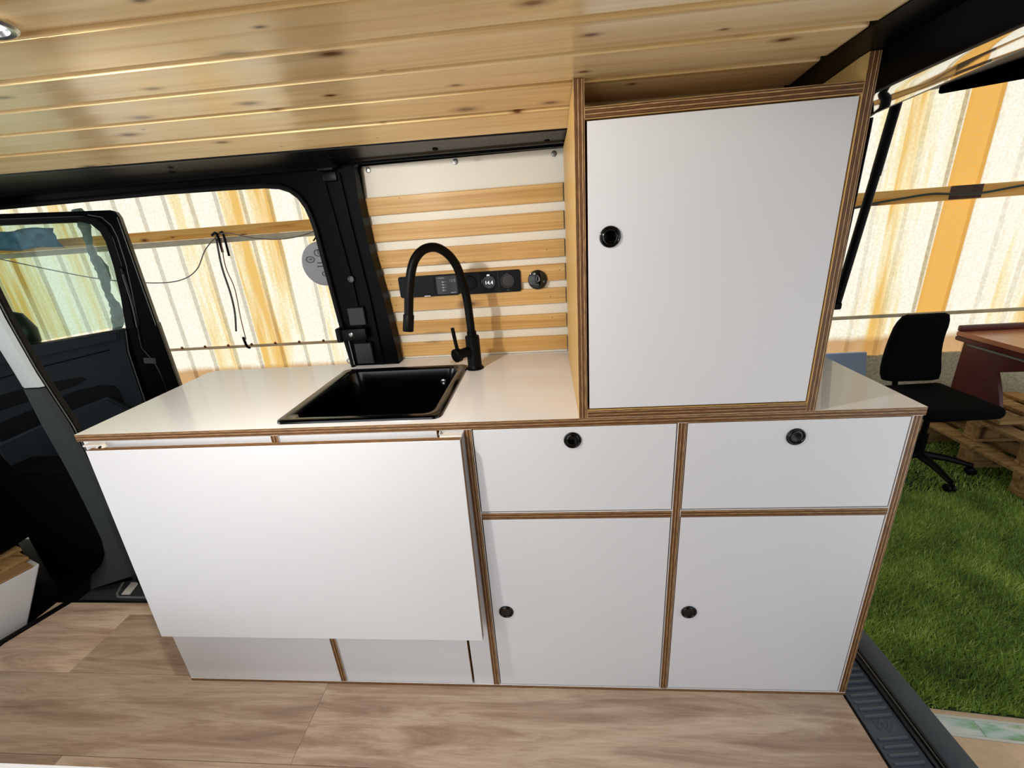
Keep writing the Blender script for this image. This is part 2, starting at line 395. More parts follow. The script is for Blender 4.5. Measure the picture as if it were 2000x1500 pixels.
# ---- left body side of the van: pierced black panel with the side-door opening, roof rail, pillar relief
wall = tag(thing('wall_left', (0.6, 0.44, 0.0)), 'black painted body side with open side-door aperture behind worktop', None, None, 'structure')
op = [(-0.92, 1.235), (-0.331, 1.239), (0.166, 1.241), (0.336, 1.2385), (0.43, 1.236), (0.470, 1.231), (0.496, 1.221), (0.517, 1.203), (0.531, 1.177), (0.538, 1.15), (0.5425, 1.12), (0.546, 1.055), (0.550, 0.994), (0.557, 0.874), (0.569, 0.742)]
right = [(0.702, 0.742), (0.700, 0.807), (0.690, 0.938), (0.675, 1.057), (0.668, 1.188), (0.668, 1.262), (0.674, 1.270), (1.74, 1.266), (1.74, 1.31), (-0.92, 1.325)]
bm = bmesh.new(); prism(bm, [(x, 0.41, z) for x, z in op+right], (0, 0.045, 0), 0.004); fin('side_panel', bm, body_black, wall, True)
# the sill and the panelling hidden behind the units
B('lower_panel', (0.15, 0.47, -0.05), (0.60, 0.49, 0.70), body_black, wall)
B('lower_panel', (0.60, 0.47, -0.05), (1.74, 0.49, 0.742), body_black, wall)
B('upper_panel', (0.60, 0.478, 0.742), (1.74, 0.50, 1.31), body_black, wall)
# roof rail between the last board and the panel
bm = bmesh.new()
for (x0, x1) in ((XC0-0.05, 0.64), (0.64, 1.74)):
    sec = []
    for xx in (x0, x1):
        ze = ceil_z(0.217, xx)
        zt = 1.272 if x0 > 0.5 else 1.262
        sec.append([(xx, 0.214, ze+0.016), (xx, 0.216, ze+0.002), (xx, 0.236, ze+0.0025), (xx, 0.245, ze+0.0065), (xx, 0.375, zt+0.002), (xx, 0.385, zt-0.002), (xx, 0.409, zt-0.001), (xx, 0.409, zt+0.04)])
    a = [bm.verts.new(p) for p in sec[0]]; b = [bm.verts.new(p) for p in sec[1]]
    n = len(a)
    for j in range(n): bm.faces.new((a[j], a[(j+1) % n], b[(j+1) % n], b[j]))
    bm.faces.new(a); bm.faces.new(b[::-1])
fin('roof_rail', bm, M('rail_black', srgb(14, 14, 17), 0.4, spec=0.15), wall)
for bx, bz in ((0.665, 1.276), (0.905, 1.272), (1.15, 1.268), (0.28, 1.274)):
    bm = bmesh.new(); lathe(bm, [(0.0065, 0), (0.0065, 0.003), (0.004, 0.0045), (0, 0.0045)], n=16, M4=frame_to((0, -0.2, -1), (bx, 0.30, bz-0.004))); fin('bolt', bm, rubber, wall, True)
# relief on the rear pillar of the opening
def strip_on(name, pts, w_, y0, y1, mat):
    bm = bmesh.new()
    for (xa, za), (xb, zb) in zip(pts, pts[1:]):
        P = []
        for i in range(8):
            x, z = (xa, za) if not i & 4 else (xb, zb)
            P.append(Vector((x+(w_/2 if i & 1 else -w_/2), y1 if i & 2 else y0, z)))
        hexa(bm, P, 0.0)
    return fin(name, bm, mat, wall)
strip_on('pillar_rib', [(0.606, 0.75), (0.600, 0.98), (0.588, 1.12), (0.578, 1.23)], 0.030, 0.404, 0.412, body_black)
strip_on('pillar_rib', [(0.655, 0.75), (0.648, 0.95), (0.635, 1.12), (0.628, 1.25)], 0.012, 0.402, 0.412, body_black)
T('door_seal', [(x, 0.405, z) for x, z in op[1:]], 0.007, rubber, wall, n=8)
T('seal_lip', [(0.5755, 0.398, 0.752), (0.5735, 0.398, 0.80), (0.571, 0.398, 0.85)], 0.0015, line_grey, wall, n=6)
bm = bmesh.new(); lathe(bm, [(0.0085, 0), (0.0085, 0.003), (0.0065, 0.004), (0.006, 0.001), (0, 0.0015)], n=20, M4=frame_to((0, -1, 0), (0.612, 0.404, 0.991))); fin('pillar_plug', bm, M('plug_grey', srgb(70, 72, 75), 0.3), wall, True)
bm = bmesh.new(); box(bm, (0.587, 0.385, 1.255), (0.627, 0.411, 1.288), 0.004, seg=2); fin('hinge_cover', bm, black_plastic, wall, True)
bm = bmesh.new(); box(bm, (0.592, 0.395, 1.232), (0.628, 0.411, 1.253), 0.003, seg=2); fin('hinge_cover', bm, black_plastic, wall, True)
bm = bmesh.new(); box(bm, (0.585, 0.398, 0.865), (0.632, 0.407, 0.915), 0.002); fin('striker_plate', bm, M('dark_blue_grey', srgb(20, 25, 31), 0.5), wall)
bm = bmesh.new(); box(bm, (0.553, 0.385, 0.826), (0.632, 0.408, 0.858), 0.003, seg=2); box(bm, (0.548, 0.378, 0.823), (0.562, 0.41, 0.863), 0.003); fin('striker_bracket', bm, black_plastic, wall, True)
bm = bmesh.new(); lathe(bm, [(0.006, 0), (0.006, 0.002), (0.004, 0.003), (0.0025, 0.001), (0, 0.001)], n=16, M4=frame_to((0, -1, 0), (0.590, 0.385, 0.843))); fin('striker_screw', bm, screw_m, wall, True)
bm = bmesh.new(); box(bm, (0.586, 0.395, 0.755), (0.636, 0.408, 0.815), 0.002); fin('pillar_foot_cover', bm, M('foot_cover_grey', srgb(16, 18, 22), 0.4), wall)
T('handle_loop', [(0.575, 0.415, 0.748), (0.555, 0.418, 0.750), (0.545, 0.42, 0.756), (0.550, 0.42, 0.764), (0.575, 0.415, 0.770)], 0.0025, chrome, wall, n=8, k=4)

wr = tag(B('wall_right', (1.05, -1.24, -0.05), (1.75, -1.20, 1.33), body_black), 'black body side behind the camera', None, None, 'structure')
B('front_panel', (-0.9, -1.24, -0.05), (-0.40, -1.20, 1.33), body_black, wr)
# ---- B-pillar trim at the front edge of the opening
trim = tag(thing('trim_1', (-0.35, 0.36, 0.0)), 'charcoal front door-pillar trim with black rubber seal', None, None, 'structure')
rt = [(-0.345, 1.32), (-0.338, 0.953), (-0.329, 0.788), (-0.281, 0.604), (-0.276, 0.411), (-0.307, 0.104), (-0.297, 0.071)]
# a straight leaning post: fitted edge lines
Rr = [(-0.342, 1.32), (-0.338, 0.96), (-0.322, 0.80), (-0.288, 0.62), (-0.280, 0.42), (-0.300, 0.15), (-0.300, 0.07)]
Ll = [(-0.455, 1.32), (-0.43, 0.95), (-0.405, 0.765), (-0.402, 0.642), (-0.390, 0.489), (-0.386, 0.352), (-0.388, 0.196), (-0.417, 0.104), (-0.484, 0.012), (-0.52, 0.0)]
def xat(L, z):
    for (xa, za), (xb, zb) in zip(L, L[1:]):
        if zb <= z <= za: return xa+(xb-xa)*(za-z)/(za-zb)
    return L[-1][0] if z < L[-1][1] else L[0][0]
def post(name, z0, z1, mat, off=0.0, y=0.30, steps=14):
    bm = bmesh.new(); rings = []
    for i in range(steps+1):
        z = z0+(z1-z0)*i/steps; xl = xat(Ll, z); xr = xat(Rr, z)
        sec = [(xr, y+0.10), (xr+0.0, y+0.012), (xr-0.008, y+off), (xl+0.035, y+off), (xl+0.008, y+0.02), (xl-0.05, y+0.075), (xl-0.05, y+0.10)]
        sec[0] = (xr-0.12, y+0.10)
        zz = lambda a: z+(0.072*max(0, min(1, (a-xl)/(xr-xl))) if (i == 0 and z0 < 0.1) else 0)
        rings.append([bm.verts.new((a, b, zz(a))) for a, b in sec])
    n = 7
    for a, b in zip(rings, rings[1:]):
        for k in range(n): bm.faces.new((a[k], a[(k+1) % n], b[(k+1) % n], b[k]))
    bm.faces.new(rings[0][::-1]); bm.faces.new(rings[-1]); return fin(name, bm, mat, trim, True)
post('lower_trim', 0.0, 0.752, grey_trim)
post('upper_trim', 0.756, 1.32, light_trim, 0.004)
for dx, yy, ww, mt in ((-0.014, 0.326, 0.011, rubber), (-0.036, 0.348, 0.011, body_black), (-0.066, 0.372, 0.010, rubber)):
    bm = bmesh.new()
    tube(bm, [(xat(Rr, z)+dx, yy, z) for z in np.linspace(0.02, 1.32, 18)], ww, 8); fin('door_seal', bm, mt, trim, True)
for dx, yy in ((-0.003, 0.319), (-0.024, 0.340)):
    T('seal_highlight_lip', [(xat(Rr, z)+dx, yy, z) for z in np.linspace(0.5, 1.3, 14)], 0.0014, line_grey, trim, n=5)  # thin pale tubes coloured as the highlight along the seal
# step well beside the pillar
step = tag(thing('trim_2', (-0.15, 0.34, 0.0)), 'dark moulded step well of the open side door', None, None, 'structure')
bm = bmesh.new(); prism(bm, [(-0.50, 0.257, 0.004), (0.13, 0.250, 0.004), (0.13, 0.262, -0.004), (-0.49, 0.27, -0.004)], (0, 0, -0.03)); fin('tread_edge', bm, rubber, step)
bm = bmesh.new(); box(bm, (-0.52, 0.262, -0.05), (0.13, 0.52, -0.012), 0.004); fin('tread', bm, grey_trim, step)
ring = [(-0.378, 0.288), (-0.20, 0.283), (-0.15, 0.30), (-0.15, 0.44), (-0.44, 0.46), (-0.475, 0.44), (-0.395, 0.30), (-0.378, 0.288)]
T('scuff_plate_rim', [(x, y, -0.010) for x, y in ring], 0.004, line_grey, step, n=8)
bm = bmesh.new(); prism(bm, [(-0.376, 0.298, -0.011), (-0.344, 0.298, -0.011), (-0.360, 0.352, -0.011), (-0.390, 0.352, -0.011)], (0, 0, 0.004), 0.001); fin('white_clip', bm, white_plastic, step)

# ---- rear end: header over the tailgate opening, D-pillar, sill, bumper
rear = tag(thing('wall_rear', (1.78, -0.37, 0)), 'black header and pillar round the open tailgate', None, None, 'structure')
bm = bmesh.new(); cols = []
for y in np.linspace(0.40, -1.14, 29):
    d = abs(y+0.37)
    zl = 1.285-0.008*(d/0.37)**2 if d < 0.37 else 1.277-0.021*((d-0.37)/0.30)-0.02*max(0, (d-0.67)/0.1)
    zf = 1.2625-0.0105*min(1.5, (d/0.39)**2)
    zc = min(ceil_z(min(y, 0.21), 1.55), 1.31)
    sec = [(1.545, zc+0.03), (1.545, zc-0.002), (1.6165, zc-0.001), (1.634, zf+0.012), (1.645, zf+0.001), (1.652, zf), (1.70, zf+(zl-zf)*0.28), (1.75, zf+(zl-zf)*0.62), (1.797, zl), (1.806, zl+0.001), (1.82, zl+0.01), (1.83, zl+0.06), (1.70, zl+0.08)]
    cols.append([bm.verts.new((x, y, z)) for x, z in sec])
n = len(cols[0])
for a, b in zip(cols, cols[1:]):
    for k in range(n):
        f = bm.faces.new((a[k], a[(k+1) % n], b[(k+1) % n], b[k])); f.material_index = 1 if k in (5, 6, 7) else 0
bm.faces.new(cols[0]); bm.faces.new(cols[-1][::-1])
fin('header', bm, [body_black, flange_m], rear, True)
B('rear_pillar', (1.735, 0.31, -0.05), (1.806, 0.50, 1.30), body_black, rear, 0.01, seg=3, smooth=True)
T('pillar_flange', [(1.808, 0.33, 0.0), (1.808, 0.325, 0.6), (1.808, 0.315, 1.0), (1.807, 0.305, 1.22), (1.804, 0.30, 1.252)], 0.004, body_black, rear, n=10)
sill = tag(thing('trim_3', (1.86, -0.3, -0.02)), 'ribbed black rear entry sill strip', None, None, 'structure')
def slab(name, pts, z0, z1, mat, parent, bev=0.002):
    bm = bmesh.new(); prism(bm, [(x, y, z1) for x, y in pts], (0, 0, z0-z1), bev); return fin(name, bm, mat, parent, True)
slab('sill_strip', [(1.798, 0.30), (1.800, -1.15), (1.905, -1.15), (1.885, 0.30)], -0.03, -0.004, sill_m, sill)
for i in range(90):
    yb = 0.285-i*0.0155
    if i in (22, 23): continue
    xa = 1.806+0.0*i; xr_ = 1.876+0.0000
    bm = bmesh.new(); tube(bm, [(xa+0.008, yb-0.006, -0.003), (xr_, yb+0.000, -0.0025)], [0.0032, 0.0036], 8); o = fin('rib', bm, sill_m, sill, True)
T('sill_bead', [(1.888, 0.30, -0.002), (1.894, 0.0, -0.002), (1.902, -0.5, -0.002), (1.908, -1.15, -0.002)], 0.010, gloss_black, sill, n=10, k=3)
T('sill_groove', [(1.903, 0.30, -0.011), (1.909, 0.0, -0.011), (1.917, -0.5, -0.011), (1.923, -1.15, -0.011)], 0.009, rubber, sill, n=8)
text('embossed_mark', 'W', 0.035, (1.842, -0.064, -0.0035), Matrix.Rotation(-0.2, 4, 'Z'), sill_m, sill, 0.0012)
slab('inner_edge', [(1.7965, 0.25), (1.7975, -1.15), (1.803, -1.15), (1.802, 0.25)], -0.03, 0.0012, rubber, sill, 0.0005)
bum = thing('rear_bumper', (1.97, -0.3, -0.3), 'grey plastic rear bumper top outside the ribbed sill', 'bumper')
bm = bmesh.new(); rws = []
for y in np.linspace(0.62, -1.35, 20):
    dx = -0.045*(y+0.10)+(-0.06 if y > 0.5 else 0)
    sec = [(1.90, -0.022), (1.908, -0.014), (1.984+dx, -0.022), (1.998+dx, -0.036), (2.006+dx, -0.10), (1.99+dx, -0.34), (1.90, -0.36)]
    rws.append([bm.verts.new((x, y, z)) for x, z in sec])
for a, b in zip(rws, rws[1:]):
    for k in range(7): bm.faces.new((a[k], a[(k+1) % 7], b[(k+1) % 7], b[k]))
bm.faces.new(rws[0]); bm.faces.new(rws[-1][::-1]); fin('bumper_skin', bm, bumper_m, bum, 'all')
# van underbody between floor and ground so nothing is seen through
B('chassis', (-0.9, -1.15, -0.40), (1.89, 0.24, -0.062), body_black, floor)
B('chassis', (0.2, 0.245, -0.40), (1.74, 0.48, -0.062), body_black, floor)

# ================================================================== LOWER KITCHEN UNIT
TK = 0.016
cab = thing('kitchen_cabinet', (0.97, 0.2, 0), 'long low white kitchen cabinet with exposed plywood edges under the worktop', 'cabinet')
ZT = 0.7285
def pbox(name, lo, hi, thin, parent=cab, mats=(white, ply_m), bev=0.0006):
    bm = bmesh.new(); box(bm, lo, hi, bev, thin); return fin(name, bm, list(mats), parent)
pbox('side_panel', (0.134, 0.0175, TK*0.6), (0.150, 0.40, ZT), 0)
pbox('side_panel', (1.785, 0.0, TK*0.6), (1.801, 0.30, ZT), 0)
pbox('partition', (0.559, 0.0, TK*0.6), (0.576, 0.40, ZT), 0, mats=(white, ply_m))
pbox('partition', (0.962, 0.0, TK*0.6), (0.978, 0.40, ZT), 0)
pbox('partition', (1.3735, 0.0, TK*0.6), (1.3895, 0.40, ZT), 0)
pbox('bottom_panel', (0.134, 0.0, 0.0), (1.801, 0.30, TK*0.6), 2)
pbox('rail', (0.978, 0.0, 0.515), (1.3735, 0.38, 0.531), 2)
pbox('rail', (1.3895, 0.0, 0.515), (1.785, 0.29, 0.531), 2)
B('back_panel', (0.150, 0.40, 0.0), (1.72, 0.406, ZT), white, cab)
def knob(parent, x, z, y, r=0.0172):
    k = bpy.data.objects.new('push_knob', None); 
    bm = bmesh.new()
    lathe(bm, [(r, 0.0), (r, 0.0012), (r*0.97, 0.0026), (r*0.86, 0.0030), (r*0.80, 0.0022), (r*0.78, 0.0008), (r*0.74, 0.0008), (r*0.72, 0.0022), (r*0.5, 0.0016), (r*0.2, 0.0009), (0, 0.0008)], n=40, M4=frame_to((0, -1, 0), (x, y, z)))
    o = fin('push_knob', bm, gloss_black, parent, 'all'); o['label'] = 'round glossy black push knob'; return o
def door(name, x0, x1, z0, z1, parent, yf=0.001, kn=None, gap=0.0025, t=0.015, label=None):
    bm = bmesh.new(); box(bm, (x0+gap, yf, z0+gap), (x1-gap, yf+t, z1-gap), 0.0006, thin=1)
    o = fin(name, bm, [white, ply_pale], parent)
    if label: o['label'] = label
    if kn: knob(o, kn[0], kn[1], yf)
    return o
door('drawer_front', 0.978, 1.3735, 0.531, ZT, cab, kn=(1.175, 0.698))
door('drawer_front', 1.3895, 1.785, 0.531, ZT, cab, kn=(1.589, 0.692))
door('door', 0.978, 1.3735, TK*0.6, 0.515, cab, kn=(1.012, 0.254))
door('door', 1.3895, 1.785, TK*0.6, 0.515, cab, kn=(1.425, 0.257))
door('door', 0.1335, 0.559, TK*0.6, ZT, cab, gap=0.0008)
door('door', 0.576, 0.909, TK*0.6, ZT, cab, gap=0.0012)
pbox('filler_panel', (0.9135, 0.0015, TK*0.6), (0.962, 0.0165, ZT), 1, mats=(white, ply_pale))
# dark interior behind the gaps
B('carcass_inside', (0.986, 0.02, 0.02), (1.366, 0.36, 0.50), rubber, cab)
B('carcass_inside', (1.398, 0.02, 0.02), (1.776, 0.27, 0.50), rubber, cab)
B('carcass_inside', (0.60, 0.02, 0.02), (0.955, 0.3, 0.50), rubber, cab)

wt = thing('worktop', (0.97, 0.2, ZT), 'white laminate worktop with plywood edge running the full cabinet length', 'worktop')
# ring of slab round the sink cut-out; one mesh
def worktop():
    bm = bmesh.new(); uvl = bm.loops.layers.uv.verify(); z0, z1 = ZT, 0.7445
    outer = [(0.122, 0.0), (1.8045, 0.0), (1.8045, 0.30), (1.735, 0.30), (1.735, 0.468), (0.585, 0.468), (0.580, 0.432), (0.132, 0.428), (0.112, 0.408)]
    hole = [(0.585, 0.045), (0.893, 0.045), (0.893, 0.345), (0.585, 0.345)]
    for z, flip in ((z1, False), (z0, True)):
        ov = [bm.verts.new((x, y, z)) for x, y in outer]; hv = [bm.verts.new((x, y, z)) for x, y in hole]
        quads = [[ov[0], ov[1], ov[2], hv[1], hv[0]], [ov[2], ov[3], ov[4], hv[2], hv[1]], [ov[4], ov[5], ov[6], hv[3], hv[2]], [ov[6], ov[7], ov[8], ov[0], hv[0], hv[3]]]
        for q in quads: bm.faces.new(q[::-1] if flip else q)
        if flip: lo = (ov, hv)
        else: hi_ = (ov, hv)
    for k in range(2):
        a, b = lo[k], hi_[k]; n = len(a); acc = 0
        for i in range(n):
            j = (i+1) % n; L = (a[i].co-a[j].co).length
            f = bm.faces.new((a[i], a[j], b[j], b[i])); f.material_index = 1
            for lp, uv in zip(f.loops, ((acc, 0), (acc+L, 0), (acc+L, 1), (acc, 1))): lp[uvl].uv = uv
            acc += L
    return fin('worktop_slab', bm, [worktop_m, ply_m], wt)
worktop()

# fold-down table leaf hanging in front
leaf = thing('fold_down_table', (0.57, -0.04, 0.215), 'large plain white fold-down table leaf hanging on the cabinet front', 'table')
bm = bmesh.new(); P = []
for i in range(8):
    x = 0.9605 if i & 1 else 0.1725; z = 0.7215 if i & 4 else 0.2225
    y = (-0.031 if i & 4 else -0.050)+(0.0145 if i & 2 else 0); P.append(Vector((x, y, z)))
hexa(bm, P, 0.0006, 1); fin('leaf', bm, [white, ply_m], leaf)
bm = bmesh.new(); box(bm, (0.130+0.02, -0.016, 0.7225), (0.188, 0.0, 0.7265), 0.001); lathe(bm, [(0.011, 0), (0.011, 0.006), (0.008, 0.008), (0, 0.008)], n=20, M4=frame_to((0, -0.7, 1), (0.192, -0.014, 0.716))); o = fin('hinge_bracket', bm, white_plastic, leaf, True)
bm = bmesh.new(); lathe(bm, [(0.0032, 0), (0.0032, 0.0085), (0, 0.0085)], n=12, M4=frame_to((0, -0.7, 1), (0.193, -0.0145, 0.7165))); fin('hinge_pin', bm, rubber, leaf)
bm = bmesh.new(); box(bm, (0.918, -0.020, 0.7215), (0.962, 0.0, 0.7250), 0.001); o = fin('hinge_bracket', bm, white_plastic, leaf, True)
bm = bmesh.new(); lathe(bm, [(0.0045, 0), (0.004, 0.003), (0.0015, 0.009), (0, 0.010)], n=12, M4=Matrix.Translation((0.918, -0.008, 0.7225))); fin('hinge_pin', bm, screw_m, leaf, True)
B('hinge_rail', (0.30, -0.0145, 0.66), (0.90, 0.0, 0.70), white_plastic, leaf, 0.001)

# ================================================================== TALL CABINET
tall = thing('tall_cabinet', (1.4, 0.2, 0.7445), 'tall white wall cupboard framed in plywood standing on the worktop', 'cupboard')
def tall_side(x0, x1, fm):
    bm = bmesh.new(); uvl = bm.loops.layers.uv.verify()
    ys = [0.0, 0.022, 0.07, 0.12, 0.17, 0.215, 0.40]
    top = [(y, min(1.2975, (ceil_z(min(y, 0.215), x1)-0.0015) if y <= 0.215 else 1.262)) for y in ys]
    pts = [(0.0, 0.7447)]+top+[(0.40, 0.7447)]
    a = [bm.verts.new((x0, y, z)) for y, z in pts]; b = [bm.verts.new((x1, y, z)) for y, z in pts]
    fa = bm.faces.new(a); fb = bm.faces.new(b[::-1]); acc = 0
    for i in range(len(pts)):
        j = (i+1) % len(pts); L = (a[i].co-a[j].co).length
        f = bm.faces.new((a[i], a[j], b[j], b[i])); f.material_index = 1
        for lp, uv in zip(f.loops, ((acc, 0), (acc+L, 0), (acc+L, 1), (acc, 1))): lp[uvl].uv = uv
        acc += L
    return fin('side_panel', bm, [fm, ply_m], tall)
tall_side(1.1885, 1.2045, plyface_m); tall_side(1.5985, 1.6145, plyface_m)
pbox('top_panel', (1.2045, 0.0, 1.2415), (1.5985, 0.30, 1.2575), 2, tall, (plyface_m, ply_m))
pbox('bottom_panel', (1.2045, 0.0, 0.7447), (1.5985, 0.30, 0.7607), 2, tall, (plyface_m, ply_m))
B('back_panel', (1.2045, 0.30, 0.7447), (1.5985, 0.306, 1.2575), white, tall)
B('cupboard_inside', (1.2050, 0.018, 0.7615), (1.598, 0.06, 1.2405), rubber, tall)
d = door('door', 1.2060, 1.5985, 0.7607, 1.2415, tall, yf=0.0015, gap=0.0025, kn=(1.244, 1.070))

# ================================================================== SINK
sink = thing('sink', (0.74, 0.2, 0.6), 'square glossy black inset sink let into the worktop', 'sink')
def rrect(x0, x1, y0, y1, r, n=6):
    out = []
    for cx, cy, a0 in ((x1-r, y1-r, 0), (x0+r, y1-r, 90), (x0+r, y0+r, 180), (x1-r, y0+r, 270)):
        for i in range(n+1):
            a = math.radians(a0+90*i/n); out.append((cx+r*math.cos(a), cy+r*math.sin(a)))
    return out
def loft(loops, name, mat, parent, cap=True):
    bm = bmesh.new(); R = [[bm.verts.new(p) for p in L] for L in loops]
    for a, b in zip(R, R[1:]):
        n = len(a)
        for i in range(n): bm.faces.new((a[i], a[(i+1) % n], b[(i+1) % n], b[i]))
    if cap: bm.faces.new(R[-1])
    return fin(name, bm, mat, parent, True)
Z0 = 0.7445
def lp(x0, x1, y0, y1, r, z): return [(x, y, z) for x, y in rrect(x0, x1, y0, y1, r)]
loft([lp(0.560, 0.914, 0.018, 0.366, 0.018, Z0+0.0002), lp(0.561, 0.913, 0.019, 0.365, 0.018, Z0+0.004), lp(0.566, 0.908, 0.024, 0.360, 0.016, Z0+0.0062), lp(0.583, 0.895, 0.038, 0.350, 0.02, Z0+0.0055),
      lp(0.588, 0.890, 0.043, 0.345, 0.03, Z0+0.001), lp(0.592, 0.886, 0.048, 0.340, 0.035, Z0-0.03), lp(0.600, 0.878, 0.056, 0.332, 0.04, Z0-0.13), lp(0.625, 0.853, 0.08, 0.308, 0.04, Z0-0.155), lp(0.72, 0.76, 0.18, 0.21, 0.01, Z0-0.158)], 'basin', sink_black, sink)
loft([lp(0.583, 0.895, 0.038, 0.350, 0.02, Z0-0.002), lp(0.584, 0.894, 0.040, 0.348, 0.04, Z0-0.13), lp(0.61, 0.86, 0.07, 0.32, 0.04, Z0-0.165)], 'basin_underside', sink_black, sink)
bm = bmesh.new(); lathe(bm, [(0.036, 0), (0.036, 0.003), (0.030, 0.004), (0.026, 0.001), (0, 0.001)], n=28, M4=Matrix.Translation((0.74, 0.195, Z0-0.1575))); fin('drain', bm, matt_black, sink, True)
bm = bmesh.new(); lathe(bm, [(0.008, 0), (0.008, 0.002), (0.004, 0.003), (0, 0.001)], n=16, M4=frame_to((0, -1, 0), (0.845, 0.339, Z0-0.035))); fin('overflow', bm, chrome, sink, True)

# ================================================================== FAUCET
fau = thing('faucet', (0.9345, 0.338, Z0), 'matt black gooseneck kitchen tap with side lever behind the sink', 'tap')
bx, by = 0.9365, 0.3385
bm = bmesh.new(); lathe(bm, [(0, 0), (0.0235, 0.0), (0.0235, 0.003), (0.020, 0.006), (0.0185, 0.010), (0.0185, 0.088), (0.017, 0.090), (0, 0.090)], n=32, M4=Matrix.Translation((bx, by, Z0))); fin('body', bm, matt_black, fau, True)
sp = [(0.9365, 0.3385, 0.83), (0.9352, 0.3378, 0.885), (0.934, 0.337, 0.925), (0.929, 0.332, 0.968), (0.920, 0.323, 1.012), (0.905, 0.308, 1.043), (0.883, 0.286, 1.0615), (0.860, 0.263, 1.0600), (0.842, 0.245, 1.042), (0.831, 0.234, 1.013), (0.8235, 0.2265, 0.975), (0.818, 0.221, 0.937), (0.8155, 0.2185, 0.915)]
T('spout', sp, 0.0105, matt_black, fau, n=20, k=6)
T('collar', [(0.9365, 0.3385, 0.834), (0.9363, 0.3383, 0.846)], 0.0125, matt_black, fau, n=20)
T('spray_head', [(0.8160, 0.219, 0.921), (0.8157, 0.2187, 0.919), (0.8105, 0.2135, 0.884), (0.8103, 0.2133, 0.8825)], [0.0112, 0.0125, 0.0125, 0.0115], matt_black, fau, n=24)
hd = Vector((-0.66, -0.72, -0.05)).normalized(); h0 = Vector((bx, by, 0.797))
bm = bmesh.new(); tube(bm, [h0, h0+hd*0.046, h0+hd*0.047, h0+hd*0.060, h0+hd*0.0615], [0.0125, 0.0125, 0.0175, 0.0175, 0.0155], 26); fin('handle_hub', bm, matt_black, fau, True)
l0 = h0+hd*0.050; T('lever', [l0+Vector((0, 0, 0.008)), l0+Vector((-0.003, -0.003, 0.035)), l0+Vector((-0.006, -0.006, 0.072))], 0.0048, matt_black, fau, n=14)

# ================================================================== SPLASHBACK WITH SLATS
spl = thing('splashback', (0.9, 0.467, Z0), 'cream board with seven horizontal pine slats above the sink', 'wall panel')
pts = [(0.705, 0.7455), (1.72, 0.7455), (1.72, 1.273), (0.666, 1.273), (0.652, 1.270), (0.645, 1.262), (0.645, 1.25), (0.640, 0.90), (0.64, 0.7455)]
bm = bmesh.new(); prism(bm, [(x, 0.4655, z) for x, z in pts], (0, 0.008, 0), 0.001); fin('board', bm, cream, spl)
bm = bmesh.new(); box(bm, (0.64, 0.4625, 0.7455), (1.187, 0.466, 0.758), 0.0005); fin('bottom_batten', bm, cream, spl)
zt = [1.191, 1.1245, 1.0555, 0.992, 0.9285, 0.857, 0.7935]; zb = [1.147, 1.079, 1.010, 0.948, 0.886, 0.818, 0.752]
for i, (a, b) in enumerate(zip(zt, zb)):
    bm = bmesh.new(); box(bm, (0.65-0.002*i, 0.4575, b), (1.1882, 0.4655, a), 0.001); o = fin('slat', bm, slat_m, spl, origin=(0.9, 0.46, (a+b)/2))
for x, z in ((0.686, 1.267-0.003), (0.917, 1.2655), (1.168, 1.264)):
    bm = bmesh.new(); lathe(bm, [(0.0072, 0), (0.0072, 0.0015), (0.006, 0.003), (0.003, 0.0036), (0.0025, 0.0015), (0, 0.0015)], n=14, M4=frame_to((0.1, -1, 0), (x, 0.4655, z-0.006))); fin('screw', bm, screw_m, spl, True)
pin = bmesh.new()
for x, z in ((0.666, 1.165), (0.76, 1.185), (0.672, 1.10), (0.686, 1.03), (0.70, 0.965), (0.705, 0.905), (0.716, 0.842), (1.14, 1.03), (1.172, 0.975), (1.145, 0.905), (1.148, 0.845)):
    lathe(pin, [(0.0013, 0), (0.0013, 0.0006), (0, 0.0008)], n=8, M4=frame_to((0, -1, 0), (x, 0.4573, z)))
o = fin('nail_head', pin, rust_m, spl)
o['kind'] = 'stuff'

# ---- socket strips
def socket(loc_x0, loc_x1, z0, z1, label, group=None):
    t = thing('socket_panel', ((loc_x0+loc_x1)/2, 0.4575, z0), label, 'socket panel')
    bm = bmesh.new(); prism(bm, [(x, 0.4574, z) for x, z in rrect(loc_x0, loc_x1, z0, z1, 0.006, 4)], (0, -0.007, 0), 0.0015); fin('plate', bm, black_plastic, t, True)
    return t
dark_face = M('dark_face', srgb(8, 8, 10), 0.25); mid_grey = M('mid_grey_print', srgb(150, 152, 158), 0.5); dim_grey = M('dim_grey_print', srgb(70, 72, 78), 0.5)
YP = 0.4504
s1 = socket(0.724, 0.8935, 0.9255, 0.9835, 'left black switch plate with charge display, behind the tap spout')
bm = bmesh.new(); prism(bm, [(0.727, YP+0.001, 0.980), (0.744, YP+0.001, 0.980), (0.757, YP+0.001, 0.929), (0.735, YP+0.001, 0.929)], (0, -0.003, 0), 0.0008); fin('rocker_cover', bm, black_plastic, s1)
bm = bmesh.new(); prism(bm, [(x, YP+0.001, z) for x, z in rrect(0.775, 0.826, 0.930, 0.979, 0.003, 3)], (0, -0.003, 0), 0.0008); fin('hinged_flap', bm, black_plastic, s1)
bm = bmesh.new(); prism(bm, [(x, YP+0.001, z) for x, z in rrect(0.832, 0.889, 0.930, 0.979, 0.003, 3)], (0, -0.003, 0), 0.0008); fin('display_window', bm, dark_face, s1)
bm = bmesh.new(); box(bm, (0.794, YP-0.004, 0.9265), (0.812, YP, 0.9295), 0.0008); fin('flap_catch', bm, chrome, s1)
bm = bmesh.new()
